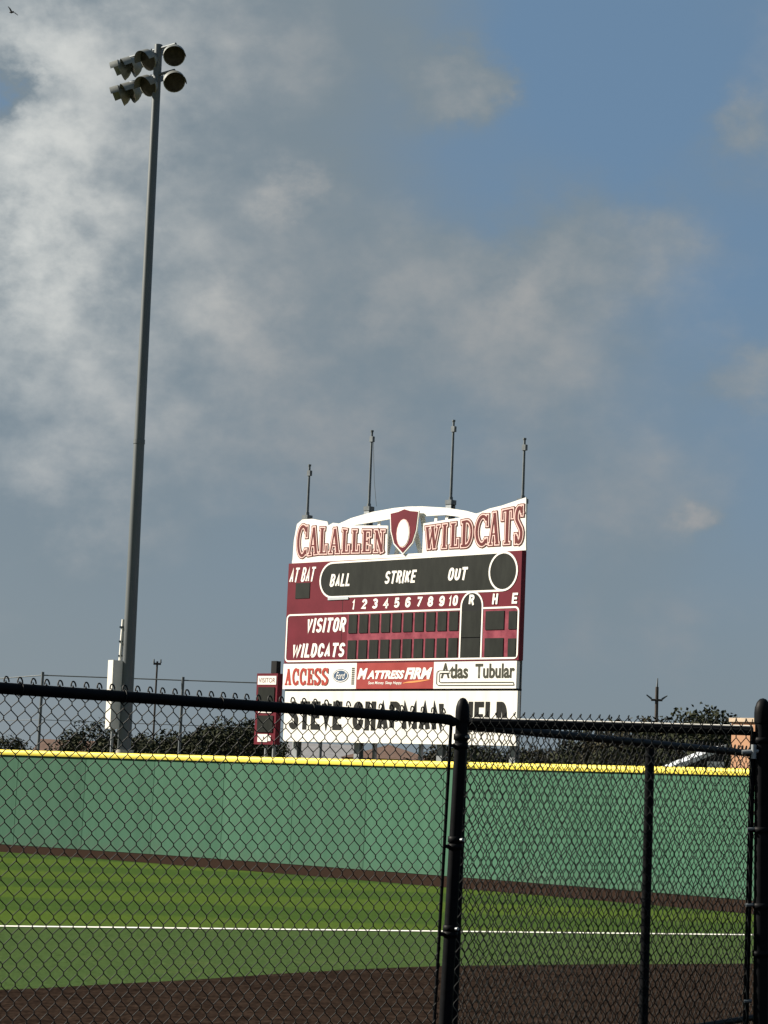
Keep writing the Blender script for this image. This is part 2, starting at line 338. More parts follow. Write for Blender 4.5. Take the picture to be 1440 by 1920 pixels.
edge = [(-14, 6.5), (-9.5, 11.2), (-6, 14.9), (-2.957, 18.129), (-2.194, 18.99), (-1.362, 20.05), (-0.432, 21.3), (0.62, 22.45), (1.758, 23.3), (2.964, 24.04), (4.213, 24.78), (8, 27.0), (14, 30.6), (18, 33)]
ed = resample(edge, 0.5)
rnd = random.Random(5)
ed = [p + Vector((rnd.uniform(-.02, .02), rnd.uniform(-.03, .03))) for p in ed]
sheet('infield_dirt', [tuple(p) for p in ed] + [(24, 33), (24, -8), (-14, -8)], 0.008, 'dirt')
la = Vector((-22, 17.3)); lb = Vector((14.5, 35.0)); ln = Vector((-(lb-la).y, (lb-la).x)).normalized() * 0.10
la = Vector((-4.273, 25.915)) + (Vector((-4.273, 25.915)) - Vector((5.166, 30.429))).normalized() * 20
lb = Vector((5.166, 30.429)) + (Vector((5.166, 30.429)) - Vector((-4.273, 25.915))).normalized() * 9
ln = Vector((-(lb-la).y, (lb-la).x)).normalized() * 0.095
seg = 30
strip('foul_line', [tuple(la.lerp(lb, i/seg) + ln) for i in range(seg+1)], [tuple(la.lerp(lb, i/seg) - ln) for i in range(seg+1)], 0.012, 'chalk')

# ------------------------------------------------------------------ outfield wall
wall = empty('outfield_wall', (wl[0].x, wl[0].y, 0))
tag(wall, 'long light green padded outfield wall with a yellow top rail', 'wall')
WH = 2.40
for i in range(len(wl) - 1):
    a, b = wl[i], wl[i+1]; d = (b - a); ln_ = d.length; ang = math.atan2(d.y, d.x)
    m_ = MB(); m_.box(0.007, ln_ - 0.007, 0.0, 0.09, 0.02, WH)
    o = m_.build('wall_panel', MT['wallgreen'], wall, (a.x - wl[0].x, a.y - wl[0].y, 0)); o.rotation_euler = (0, 0, ang)
    c = MB()
    prof = [(-0.035, -0.045), (-0.05, 0.0), (-0.047, 0.045), (-0.025, 0.078), (0.045, 0.092), (0.115, 0.078), (0.137, 0.045), (0.14, 0.0), (0.125, -0.045)]
    n = len(prof); vs = []
    for xx in (-0.002, ln_ + 0.002): vs += [(xx, y_, z_) for y_, z_ in prof]
    c.add(vs, [(k, k+1, n+k+1, n+k) for k in range(n-1)], True); c.add(vs, [tuple(range(n))[::-1], tuple(range(n, 2*n))]); c.add(vs, [(0, n, 2*n-1, n-1)])
    o = c.build('top_cap', MT['yellow'], wall, (a.x - wl[0].x, a.y - wl[0].y, WH + 0.003 + 0.0006*(i % 2))); o.rotation_euler = (0, 0, ang)

# ------------------------------------------------------------------ lettering
def text_mesh(txt, u0, v0, u1, v1, bold=0.0, shear=0.0, space=1.0):
    cu = bpy.data.curves.new('lettering', 'FONT'); cu.body = txt; cu.size = 1.0; cu.offset = bold; cu.shear = shear
    cu.space_character = space; cu.resolution_u = 4; cu.fill_mode = 'FRONT'
    ob = bpy.data.objects.new('lettering', cu); COL.objects.link(ob)
    dg = bpy.context.evaluated_depsgraph_get(); dg.update()
    me = bpy.data.meshes.new_from_object(ob.evaluated_get(dg))
    bpy.data.objects.remove(ob); bpy.data.curves.remove(cu)
    xs = [v.co.x for v in me.vertices]; ys = [v.co.y for v in me.vertices]
    sx = (u1-u0) / (max(xs)-min(xs)); sy = (v1-v0) / (max(ys)-min(ys)); mx, my = min(xs), min(ys)
    for v in me.vertices: v.co = Vector((u0 + (v.co.x-mx)*sx, 0, v0 + (v.co.y-my)*sy))
    me.materials.clear(); me.update(); return me
def text(name, txt, box, y, mt, parent, bold=0.02, shear=0.0, space=1.0):
    return link(name, text_mesh(txt, *box, bold=bold, shear=shear, space=space), MT[mt], parent, (0, y, 0))
def poly_stroke(m_, pts, w, y, ext=0.0, closed=False):
    P = [Vector(p) for p in pts]; n = len(P)
    if not closed and ext:
        P[0] = P[0] + (P[0]-P[1]).normalized()*ext; P[-1] = P[-1] + (P[-1]-P[-2]).normalized()*ext
    A = []; B = []
    for i in range(n):
        if closed: t1 = (P[i]-P[i-1]).normalized(); t2 = (P[(i+1) % n]-P[i]).normalized()
        else:
            t1 = (P[i]-P[max(i-1, 0)]) if i else (P[1]-P[0]); t2 = (P[min(i+1, n-1)]-P[i]) if i < n-1 else t1
            t1 = t1.normalized(); t2 = t2.normalized()
        t = t1 + t2
        t = t.normalized() if t.length > 1e-6 else t1
        nn = Vector((-t.y, t.x)); k = min(1.6, 1/max(0.4, nn.dot(Vector((-t1.y, t1.x)))))
        A.append(P[i] + nn*w/2*k); B.append(P[i] - nn*w/2*k)
    vs = [(p.x, y, p.y) for p in A] + [(p.x, y, p.y) for p in B]
    m_.add(vs, [(i, (i+1) % n, n + (i+1) % n, n+i)[::-1] for i in range(n if closed else n-1)])
def arc(cx, cy, rx, ry, a0, a1, n=14):
    return [(cx + rx*math.cos(math.radians(a0+(a1-a0)*i/n)), cy + ry*math.sin(math.radians(a0+(a1-a0)*i/n))) for i in range(n+1)]
def area(m_, pts, y): m_.add([(x, y, z) for x, z in pts], [tuple(range(len(pts)))])

# bold condensed sans: centre lines in a unit box
def _s():
    return arc(.5, .76, .5, .24, 15, 180, 8) + [(.03, .66), (.22, .55), (.78, .45), (.97, .34)] + arc(.5, .24, .5, .24, 0, -165, 8)
SANS = {
 'A': [[(0, 0), (.5, 1), (1, 0)], [(.2, .27), (.8, .27)]],
 'B': [[(0, 0), (0, 1), (.55, 1)] + arc(.55, .76, .45, .24, 80, -80, 6) + [(.5, .52), (0, .52)], [(0, 0), (.55, 0)] + arc(.55, .26, .45, .26, -80, 80, 6) + [(.5, .52)]],
 'C': [[(1, .68)] + arc(.5, .70, .5, .30, 0, 180, 9) + arc(.5, .30, .5, .30, 180, 360, 9) + [(1, .34)]],
 'D': [[(0, 0), (0, 1), (.45, 1)] + arc(.45, .5, .55, .5, 80, -80, 10) + [(.45, 0), (0, 0)]],
 'E': [[(1, 1), (0, 1), (0, 0), (1, 0)], [(0, .5), (.85, .5)]],
 'F': [[(1, 1), (0, 1), (0, 0)], [(0, .5), (.85, .5)]],
 'H': [[(0, 0), (0, 1)], [(1, 0), (1, 1)], [(0, .5), (1, .5)]],
 'I': [[(.5, 0), (.5, 1)]],
 'K': [[(0, 0), (0, 1)], [(1, 1), (.05, .42)], [(.3, .56), (1, 0)]],
 'L': [[(0, 1), (0, 0), (1, 0)]],
 'M': [[(0, 0), (0, 1), (.5, .2), (1, 1), (1, 0)]],
 'N': [[(0, 0), (0, 1), (1, 0), (1, 1)]],
 'O': [arc(.5, .70, .5, .30, 0, 180, 9) + arc(.5, .30, .5, .30, 180, 360, 9) + [(1, .70)]],
 'P': [[(0, 0), (0, 1), (.55, 1)] + arc(.55, .73, .45, .27, 80, -80, 7) + [(.5, .46), (0, .46)]],
 'R': [[(0, 0), (0, 1), (.55, 1)] + arc(.55, .75, .45, .25, 80, -80, 7) + [(.5, .5), (0, .5)], [(.55, .5), (1, 0)]],
 'S': [_s()],
 'T': [[(0, 1), (1, 1)], [(.5, 0), (.5, 1)]],
 'U': [[(0, 1)] + arc(.5, .28, .5, .28, 180, 360, 9) + [(1, 1)]],
 'V': [[(0, 1), (.5, 0), (1, 1)]],
 'W': [[(0, 1), (.25, 0), (.5, .85), (.75, 0), (1, 1)]],
 '1': [[(.15, .78), (.6, 1), (.6, 0)]],
 '2': [arc(.5, .72, .5, .28, 170, -20, 8) + [(.0, 0), (1, 0)]],
 '3': [arc(.45, .76, .5, .24, 160, -75, 8) + [(.35, .52)], [(.4, .52)] + arc(.45, .26, .55, .26, 75, -160, 8)],
 '4': [[(.75, 0), (.75, 1), (0, .3), (1, .3)]],
 '5': [[(.95, 1), (.1, 1), (.05, .55)] + arc(.45, .32, .55, .30, 110, -160, 9)],
 '6': [[(.95, .8)] + arc(.5, .72, .5, .28, 40, 180, 6) + arc(.5, .30, .5, .30, 180, 520, 14)],
 '7': [[(0, 1), (1, 1), (.35, 0)]],
 '8': [arc(.5, .76, .44, .24, -90, 270, 14), arc(.5, .26, .5, .26, 90, 450, 14)],
 '9': [[(.05, .2)] + arc(.5, .28, .5, .28, 220, 360, 6) + arc(.5, .70, .5, .30, 0, 340, 14)],
 '0': [arc(.5, .70, .5, .30, 0, 180, 9) + arc(.5, .30, .5, .30, 180, 360, 9) + [(1, .70)]],
}
WIDE = {'I': .42, 'M': 1.35, 'W': 1.5, ' ': .5, '1': .62, 'L': .9, 'E': .9, 'F': .88}
def sans(txt, box, y, mt, parent, wt=None, shear=0.0, gap=.20, name='lettering'):
    u0, v0, u1, v1 = box; h = v1 - v0; sh = shear*h; tot = sum(WIDE.get(c, 1) for c in txt) + gap*(len(txt)-1); unit = (u1-u0-sh)/tot; wt = wt or unit*.36; x = u0; m_ = MB(); k = 0
    for c in txt:
        w = WIDE.get(c, 1)*unit; ww = min(wt, w*(.46 if c != 'I' else 1))
        for pl in SANS.get(c, []):
            P = []
            for a, b in pl:
                z_ = v0 + ww/2 + (h - ww)*b; P.append((x + ww/2 + (w - ww)*a + shear*(z_ - v0), z_))
            poly_stroke(m_, P, ww, -0.00015*k, ext=ww*.5 if c in 'EFHLTIDBPR14' and len(pl) < 7 else (ww*.15 if c in 'AVWMN7K2' else 0)); k += 1
        x += w + gap*unit
    return m_.build(name, MT[mt], parent, (0, y, 0))

# slab-serif letters of the header: strokes (points, weight) in a unit box
GL = {
 'C': [(arc(.56, .5, .42, .47, 42, 318, 18), 1.0), ([(.93, .62), (.93, .97)], .55), ([(.93, .05), (.93, .22)], .4)],
 'A': [([(.16, .03), (.50, .97)], .55), ([(.50, .97), (.84, .03)], 1.1), ([(.26, .33), (.72, .33)], .45), ([(.02, .03), (.32, .03)], .45), ([(.66, .03), (1.0, .03)], .45)],
 'L': [([(.34, .03), (.34, .97)], 1.1), ([(.08, .97), (.62, .97)], .45), ([(.08, .03), (.94, .03)], .45), ([(.94, .0), (.94, .32)], .5)],
 'E': [([(.30, .03), (.30, .97)], 1.1), ([(.06, .97), (.92, .97)], .45), ([(.06, .03), (.92, .03)], .45), ([(.3, .5), (.70, .5)], .45), ([(.92, .72), (.92, .98)], .45), ([(.92, .02), (.92, .28)], .45), ([(.70, .38), (.70, .62)], .45)],
 'N': [([(.20, .03), (.20, .97)], .5), ([(.20, .97), (.80, .0)], 1.1), ([(.80, .0), (.80, .97)], .5), ([(.03, .03), (.38, .03)], .4), ([(.64, .97), (1.0, .97)], .4), ([(.03, .97), (.26, .97)], .4)],
 'W': [([(.10, .97), (.28, .02)], 1.0), ([(.28, .02), (.50, .97)], .5), ([(.46, .97), (.66, .02)], 1.0), ([(.66, .02), (.90, .97)], .5), ([(.0, .97), (.26, .97)], .4), ([(.38, .97), (.60, .97)], .4), ([(.78, .97), (1.0, .97)], .4)],
 'I': [([(.5, .03), (.5, .97)], 1.1), ([(.12, .97), (.88, .97)], .45), ([(.12, .03), (.88, .03)], .45)],
 'D': [([(.28, .03), (.28, .97)], 1.1), ([(.05, .97), (.45, .97)] + arc(.45, .5, .47, .47, 85, -85, 12) + [(.45, .03), (.05, .03)], .75)],
 'T': [([(.5, .03), (.5, .97)], 1.1), ([(.03, .97), (.97, .97)], .45), ([(.05, .72), (.05, .98)], .45), ([(.95, .72), (.95, .98)], .45), ([(.25, .03), (.75, .03)], .45)],
 'S': [(arc(.5, .74, .38, .23, 20, 200, 9) + [(.22, .62), (.5, .5), (.76, .40)] + arc(.5, .26, .38, .23, 30, -165, 10)[1:], 1.0), ([(.90, .74), (.90, 1.0)], .45), ([(.09, .0), (.09, .26)], .45)],
}
def header_word(letters, vbot, vtop, parent, y):
    """letters: (char, u0, u1); vbot / vtop give the lower and upper edge at u"""
    for layer, (grow, mt, dy) in enumerate(((0.125, 'maroon_ink', 0.0), (0.072, 'pink_ink', -0.006), (0.0, 'maroon_ink', -0.012))):
        m_ = MB(); k = 0
        for ch, u0, u1 in letters:
            pad = 0.07
            for pts, wt in GL[ch]:
                w = 0.085 * wt; w = max(w, 0.03) + grow
                Q = []
                for x, yy in pts:
                    u = u0 + pad + (u1 - u0 - 2*pad) * x
                    b = vbot(u) + pad; t = vtop(u) - pad; Q.append((u, b + (t-b)*yy))
                poly_stroke(m_, Q, w, -0.00012 * k, ext=grow/2); k += 1
        m_.build('outlined_lettering', MT[mt], parent, (0, y + dy, 0))

# ------------------------------------------------------------------ scoreboard  (local x along the board, -y towards the field, z up)
BL = Vector((-2.825, 66.093)); BR = Vector((3.851, 60.0)); BW = 9.04
rz = math.atan2(BR.y - BL.y, BR.x - BL.x)
sb = empty('scoreboard', (BL.x, BL.y, 0), rz)
tag(sb, 'big maroon and white baseball scoreboard standing behind the green wall', 'scoreboard')
Z0 = 5.53                                            # underside of the maroon cabinet
def grp(o, z): o.location.z = z; return o
cab = MB(); cab.box(0, BW, 0.0, 0.20, 0.0, 3.03)
cab = grp(cab.build('score_cabinet', MT['maroon'], sb), Z0)
# black ball / strike / out band with its white outline
m_ = MB(); stad = arc(1.86, 2.465, .50, .515, 90, 270, 14) + arc(8.40, 2.475, .50, .535, -90, 90, 14)
area(m_, stad, -0.004); m_.build('count_window', MT['black_panel'], cab)
m_ = MB(); poly_stroke(m_, stad, 0.055, -0.008, closed=True); m_.build('outline', MT['letter_white'], cab)
m_ = MB(); poly_stroke(m_, arc(8.40, 2.475, .495, .53, 0, 360, 32)[:-1], 0.055, -0.011, closed=True); m_.build('outline', MT['letter_white'], cab)
sans('AT BAT', (0.05, 2.45, 1.17, 2.89), -0.005, 'letter_white', cab, None, .22)
m_ = MB(); m_.box(0.35, 0.94, -0.012, 0.0, 1.95, 2.42); m_.build('digit_window', MT['black_panel'], cab)
sans('BALL', (1.75, 2.26, 2.64, 2.64), -0.010, 'letter_white', cab, None, .2)
sans('STRIKE', (3.95, 2.27, 5.21, 2.645), -0.010, 'letter_white', cab, None, .2)
sans('OUT', (6.37, 2.28, 7.13, 2.65), -0.010, 'letter_white', cab, None, .2)
m_ = MB(); m_.box(1.72, 2.55, -0.02, 0.0, 1.865, 1.945); m_.build('maker_plate', MT['pale_wall'], cab)
for i in range(10):
    c = 2.773 + i * (6.62 - 2.773) / 9; s_ = str(i + 1); hw = 0.085 if i == 0 else (0.125 if i < 9 else 0.19)
    sans(s_, (c-hw, 1.56, c+hw, 1.86), -0.005, 'letter_white', cab, .07, .15)
# lower frame with the arched run column
def rrect(x0, x1, z0, z1, r, corners=(1, 1, 1, 1)):
    P = []
    for (cx, cz, a, on) in ((x1-r, z1-r, 0, corners[0]), (x0+r, z1-r, 90, corners[1]), (x0+r, z0+r, 180, corners[2]), (x1-r, z0+r, 270, corners[3])):
        P += arc(cx, cz, r, r, a, a+90, 5) if on else [(cx + (r if a in (0, 270) else -r), cz + (r if a in (0, 90) else -r))]
    return P
m_ = MB()
fr = [(6.92, 1.455)] + arc(0.17, 1.335, .12, .12, 90, 180, 5) + arc(0.17, 0.18, .12, .12, 180, 270, 5) + arc(8.87, 0.18, .12, .12, 270, 360, 5) + arc(8.87, 1.345, .12, .12, 0, 90, 5) + [(7.70, 1.465)]
poly_stroke(m_, fr, 0.05, -0.008)
poly_stroke(m_, [(6.92, 0.06)] + arc(7.31, 1.52, .39, .41, 180, 0, 14) + [(7.70, 0.06)], 0.05, -0.011); m_.build('outline', MT['letter_white'], cab)
m_ = MB(); area(m_, [(6.93, 0.07), (7.69, 0.07)] + arc(7.31, 1.52, .38, .40, 0, 180, 14), -0.004); m_.build('run_column', MT['charcoal'], cab)
m_ = MB(); area(m_, [(2.55, 0.10), (6.88, 0.10), (6.88, 1.42), (2.55, 1.42)], -0.003); area(m_, [(7.74, 0.10), (8.95, 0.10), (8.95, 1.42), (7.74, 1.42)], -0.003)
m_.build('faded_strip', MT['maroon_faded'], cab)
for z0, z1 in ((0.66, 1.40), (0.10, 0.62)):
    m_ = MB(); m_.box(6.965, 7.655, -0.02, 0.0, z0, z1); m_.build('digit_window', MT['black_panel'], cab)
wn = MB(); wn.box(-0.165, 0.165, -0.02, 0.0, 0.0, 0.545); wme = wn.mesh('digit_window')
wme.materials.append(MT['black_panel'])
for i in range(10):
    c = 2.775 + i * (6.665 - 2.775) / 9
    for z in (0.860, 0.105): link('digit_window', wme, None, cab, (c, 0, z))
for z in (0.855, 0.10):
    m_ = MB(); m_.box(7.83, 8.49, -0.02, 0.0, z, z + 0.52); m_.build('digit_window', MT['black_panel'], cab)
    m_ = MB(); m_.box(8.66, 8.94, -0.02, 0.0, z, z + 0.50); m_.build('digit_window', MT['black_panel'], cab)
for ch, c in (('R', 7.30), ('H', 8.15), ('E', 8.85)): sans(ch, (c-.11, 1.56, c+.11, 1.86), -0.014, 'letter_white', cab, .065, .1)
sans('VISITOR', (0.84, 0.905, 2.53, 1.34), -0.005, 'letter_white', cab, None, .2)
sans('WILDCATS', (0.28, 0.165, 2.53, 0.585), -0.005, 'letter_white', cab, None, .2)
for u in (2.32, 4.58, 6.82):
    m_ = MB(); m_.box(u-.006, u+.006, -.0025, 0, 0.0, 3.03); m_.build('seam', MT['charcoal'], cab)
# sponsor panels
ZA = 4.755
m_ = MB(); m_.box(0.0, 3.015, -0.02, 0.12, 0, 0.755); p1 = grp(m_.build('sponsor_panel', MT['white_paint'], sb), ZA)
p1['label'] = 'white panel with red serif lettering and a blue oval'
m_ = MB()
for k, (a, b) in enumerate(((0.07, .37), (.37, .68), (.68, .99), (.99, 1.29), (1.29, 1.60), (1.60, 1.91))):
    ch = 'ACCESS'[k]
    for j, (pts, wt) in enumerate(GL[ch]):
        poly_stroke(m_, [(a + .03 + (b-a-.06)*x, .13 + .47*y_) for x, y_ in pts], 0.03 + 0.055*wt, -0.0002*(k*8+j), ext=0.02)
m_.build('lettering', MT['red_ink'], p1, (0, -0.026, 0))
m_ = MB(); area(m_, arc(2.385, .385, .325, .195, 0, 360, 28)[:-1], -0.024); m_.build('oval_badge', MT['blue_ink'], p1)
m_ = MB(); poly_stroke(m_, arc(2.385, .385, .29, .165, 0, 360, 28)[:-1], 0.022, -0.027, closed=True); m_.build('badge_ring', MT['letter_white'], p1)
text('lettering', 'Ford', (2.19, .29, 2.58, .49), -0.028, 'letter_white', p1, 0.0, 0.45)
m_ = MB()
for k in range(9): m_.box(2.825, 2.94, -0.024, -0.02, 0.125 + k*0.057, 0.125 + k*0.057 + 0.038)
tag(m_.build('small_print', MT['olive_ink'], p1), kind='stuff')
m_ = MB(); m_.box(3.02, 5.995, -0.02, 0.12, 0, 0.755); p2 = grp(m_.build('sponsor_panel', MT['red_panel'], sb), ZA)
p2['label'] = 'faded red panel with white italic lettering'
text('lettering', 'M', (3.06, .275, 3.46, .60), -0.025, 'letter_white', p2, 0.05, 0.3)
text('lettering', 'ATTRESS', (3.44, .28, 4.90, .53), -0.026, 'letter_white', p2, 0.05, 0.3)
text('lettering', 'FIRM', (4.90, .27, 5.95, .60), -0.027, 'letter_white', p2, 0.05, 0.3)
tag(text('small_print', 'Save Money. Sleep Happy.', (3.50, .105, 4.81, .215), -0.025, 'letter_white', p2, 0.01, 0.2), kind='stuff')
m_ = MB(); P = []; Q = []
for i in range(11):
    t = i/10; P.append((4.86 + 1.06*t, .165 + .10*t**.6)); Q.append((4.86 + 1.06*t, .165 + .10*t**.6 - .045*math.sin(math.pi*min(1, t*.9+.1)) - .004))
area(m_, P[::-1] + Q, -0.025); m_.build('swoosh', MT['orange_ink'], p2)
m_ = MB(); m_.box(6.0, 9.0, -0.02, 0.12, 0, 0.755); p3 = grp(m_.build('sponsor_panel', MT['white_paint'], sb), ZA)
p3['label'] = 'white panel with dark condensed lettering and a bent pipe line'
text('lettering', 'A', (6.27, .29, 6.60, .72), -0.025, 'olive_ink', p3, 0.03)
text('lettering', 'tlas', (6.60, .28, 7.27, .69), -0.026, 'olive_ink', p3, 0.03)
text('lettering', 'Tubular', (7.53, .28, 8.94, .69), -0.025, 'olive_ink', p3, 0.03)
m_ = MB()
poly_stroke(m_, [(6.60, .50), (6.20, .50)] + arc(6.22, .42, .10, .08, 90, 180, 4) + arc(6.22, .17, .10, .08, 180, 270, 4) + [(8.93, .09)], 0.022, -0.030)
poly_stroke(m_, [(6.60, .44), (6.28, .43)] + arc(6.29, .40, .07, .04, 90, 180, 4) + arc(6.29, .22, .07, .05, 180, 270, 4) + [(8.90, .17), (8.93, .09)], 0.022, -0.0305)
m_.build('pipe_line', MT['olive_ink'], p3)
m_ = MB(); m_.box(6.22, 6.58, -0.0291, -0.0285, .447, .492); m_.build('pipe_band', MT['letter_white'], p3)
m_ = MB(); m_.box(0.05, 9.03, 0.03, 0.20, -0.05, -0.003); grp(m_.build('shadow_strip', MT['charcoal'], sb), ZA)  # dark strip drawn in as the shadow below the sponsor panels
# field name panel
ZN = 3.19
m_ = MB(); m_.box(0.10, 9.05, 0.0, 0.12, 0, 1.50); nm = grp(m_.build('field_name_panel', MT['stained_white'], sb), ZN)
sans('STEVE', (0.30, .36, 2.48, 1.20), -0.006, 'black_ink', nm, .175, 0.0, .15)
sans('CHAPMAN', (2.92, .36, 6.40, 1.20), -0.006, 'black_ink', nm, .175, 0.0, .15)
sans('FIELD', (6.93, .36, 8.70, 1.20), -0.006, 'black_ink', nm, .175, 0.0, .15)
# header sign
hd = empty('header_sign', (0, 0, Z0), 0, sb)
def slab(name, poly, y0, y1, mt, parent=None): m2 = MB(); m2.prism(poly, y0, y1); return m2.build(name, MT[mt], parent or hd)
slab('letter_backing', [(.13, 3.125), (4.0, 3.125), (3.97, 3.99), (2.7, 4.06), (1.76, 4.19), (1.57, 4.12), (1.52, 4.24), (.88, 4.36), (.47, 4.36), (.25, 4.23), (.15, 3.74)], 0.02, 0.07, 'white_paint')
slab('letter_backing', [(5.36, 3.125), (9.15, 3.125), (9.10, 4.51), (8.25, 4.33), (7.80, 4.27), (7.42, 4.17), (6.65, 4.07), (5.36, 3.98)], 0.02, 0.07, 'white_paint')
slab('base_strip', [(.12, 3.033), (9.16, 3.033), (9.16, 3.122), (.12, 3.122)], 0.015, 0.075, 'white_paint')
upper = [(1.75, 4.10), (2.43, 4.30), (3.29, 4.44), (4.14, 4.505), (4.70, 4.515), (5.25, 4.49), (6.14, 4.40), (6.88, 4.27), (7.5, 4.10)]
lower = [(7.4, 4.0), (6.75, 4.10), (6.1, 4.19), (5.25, 4.20), (4.7, 4.21), (4.14, 4.20), (3.3, 4.13), (2.5, 4.08), (1.9, 4.0)]
slab('arch', [p for p in lower] + [p for p in upper], 0.075, 0.125, 'white_paint')
for u in (2.95, 3.52, 5.73, 6.14): slab('strut', [(u-.05, 3.9), (u+.05, 3.9), (u+.05, 4.235 - abs(u-4.7)*.05), (u-.05, 4.235 - abs(u-4.7)*.05)], 0.13, 0.16, 'white_paint')
for s_ in (-1, 1):
    slab('diagonal_brace', [(4.65 + s_*.42, 4.24), (4.65 + s_*.60, 4.24), (4.65 + s_*.92, 3.125), (4.65 + s_*.74, 3.125)][::(1 if s_ < 0 else -1)], 0.165, 0.195, 'white_paint')
    slab('diagonal_brace', [(4.65 + s_*.56, 3.125), (4.65 + s_*.40, 3.125), (4.65 + s_*.10, 3.9), (4.65 + s_*.30, 3.9)][::(1 if s_ < 0 else -1)], 0.20, 0.23, 'white_paint')
sh_o = [(4.08, 4.36), (4.40, 4.40), (4.65, 4.47), (4.90, 4.40), (5.22, 4.36), (5.16, 3.80), (5.02, 3.42), (4.65, 3.10), (4.28, 3.42), (4.14, 3.80)][::-1]
def scale_poly(P, s_, c=(4.65, 3.85)): return [(c[0]+(x-c[0])*s_, c[1]+(z-c[1])*s_) for x, z in P]
slab('plain_shield', sh_o, -0.03, 0.015, 'white_paint')
slab('plain_shield', scale_poly(sh_o, .93), -0.038, -0.031, 'maroon')
slab('plain_shield', [(4.65 + .26*math.cos(a*math.pi/8), 3.72 + .42*math.sin(a*math.pi/8)) for a in range(16)], -0.046, -0.039, 'pink_ink')
slab('plain_shield', [(4.65 + .23*math.cos(a*math.pi/8), 3.72 + .385*math.sin(a*math.pi/8)) for a in range(16)], -0.054, -0.047, 'white_paint')
def lerp_tab(T):
    def f(u):
        for (a, va), (b, vb) in zip(T, T[1:]):
            if u <= b: return va + (vb-va)*(u-a)/(b-a)
        return T[-1][1]
    return f
header_word([('C', .22, .80), ('A', .72, 1.25), ('L', 1.17, 1.62), ('A', 1.58, 2.15), ('L', 2.10, 2.54), ('L', 2.50, 2.95), ('E', 2.92, 3.42), ('N', 3.40, 3.95)],
            lerp_tab([(.2, 3.13), (.75, 3.17), (1.2, 3.21), (2.5, 3.19), (3.95, 3.15)]), lerp_tab([(.2, 4.27), (.75, 4.23), (1.2, 4.14), (1.9, 4.09), (2.5, 4.0), (3.95, 3.92)]), hd, 0.012)
header_word([('W', 5.40, 6.08), ('I', 6.02, 6.36), ('L', 6.33, 6.78), ('D', 6.73, 7.29), ('C', 7.24, 7.86), ('A', 7.76, 8.26), ('T', 8.22, 8.74), ('S', 8.70, 9.09)],
            lerp_tab([(5.4, 3.16), (7.5, 3.17), (9.1, 3.16)]), lerp_tab([(5.4, 3.93), (6.6, 4.0), (7.1, 4.06), (7.55, 4.15), (8.0, 4.23), (8.7, 4.31), (9.1, 4.37)]), hd, 0.012)
# columns and the flag poles on top of them
for u, top, hal in ((0.36, 6.05, 0), (2.90, 6.90, 1), (6.09, 6.94, 0), (8.73, 6.20, 0)):
    m_ = MB(); zt = Z0 + (4.62 if u in (2.90, 6.09) else 4.50)
    m_.box(u-.10, u+.10, .24, .26, 0, zt); m_.box(u-.10, u+.10, .42, .44, 0, zt); m_.box(u-.012, u+.012, .26, .42, 0, zt)
    m_.build('column', MT['galv'], sb)
    m_ = MB(); m_.box(u-.115, u+.115, .225, .455, zt - .10, zt + .03); m_.tube([(u, .34, zt+.03), (u, .34, zt+.12)], .06, 10); m_.build('column_cap', MT['galv_dark'], sb)
    m_ = MB(); m_.tube([(u, .34, zt), (u, .34, Z0 + top)], [.042, .034], 8)
    fp = m_.build('flag_pole', MT['galv_dark'], sb)
    m_ = MB(); m_.box(u-.05, u+.075, .29, .39, Z0 + top - .30, Z0 + top - .14); m_.build('pulley', MT['galv_dark'], fp)
    m_ = MB(); m_.tube([(u, .34, Z0+top), (u, .34, Z0+top+.05)], .05, 8); m_.build('pole_cap', MT['galv_dark'], fp)
    if hal:
        m_ = MB(); m_.tube([(u+.06, .34, Z0+top-.2), (u+.17, .34, zt + .8), (u+.30, .34, zt + .02)], .008, 5); m_.build('halyard', MT['galv_dark'], fp)
for u in (3.25, 5.05):
    m_ = MB(); m_.box(u-.05, u+.05, .60, .70, 0, 5.2); m_.build('rear_brace', MT['galv'], sb)
for z in (3.5, 4.5, 5.8, 7.9):
    m_ = MB(); m_.box(0.2, 8.9, .21, .24, z, z+.12); m_.build('girt', MT['galv_dark'], sb)

# ------------------------------------------------------------------ pitch clock tower beside the scoreboard
pc = at(499, 1318, 68.4)
clock = empty('pitch_clock', (pc.x, pc.y, 0), rz + math.radians(4)); tag(clock, 'narrow upright maroon display board on a post, left of the big scoreboard', 'clock')
m_ = MB(); m_.box(-.43, .43, 0.0, 0.24, 3.12, 5.33); cb = m_.build('clock_cabinet', MT['maroon'], clock)
def patch(name, x0, x1, z0, z1, mt, d=0.012, parent=None): m2 = MB(); m2.box(x0, x1, -d, 0, z0, z1); return m2.build(name, MT[mt], parent or cb)
patch('label_plate', -.38, .38, 4.98, 5.25, 'letter_white'); text('lettering', 'VISITOR', (-.34, 5.04, .34, 5.19), -0.014, 'maroon_ink', cb, 0.0)
patch('digit_window', -.34, .33, 4.42, 4.90, 'black_panel', 0.02)
patch('label_plate', -.30, .28, 4.10, 4.27, 'letter_white'); text('lettering', '0', (.06, 4.13, .15, 4.24), -0.014, 'maroon_ink', cb, 0.01)
patch('digit_window', -.32, .32, 3.50, 4.02, 'black_panel', 0.02)
patch('label_plate', -.28, .12, 3.20, 3.44, 'letter_white'); patch('label_plate', .15, .26, 3.23, 3.40, 'letter_white')
m_ = MB(); m_.add([(-.06, -.0135, 3.32), (-.03, -.0135, 3.27), (0, -.0135, 3.32), (-.03, -.0135, 3.38)], [(0, 1, 2, 3)]); m_.build('mark', MT['maroon_ink'], cb)
for dx in (-.02, .30):
    m_ = MB(); m_.tube([(dx, .13, 0), (dx, .13, 3.12)], .055, 10); m_.build('post', MT['galv'], clock)
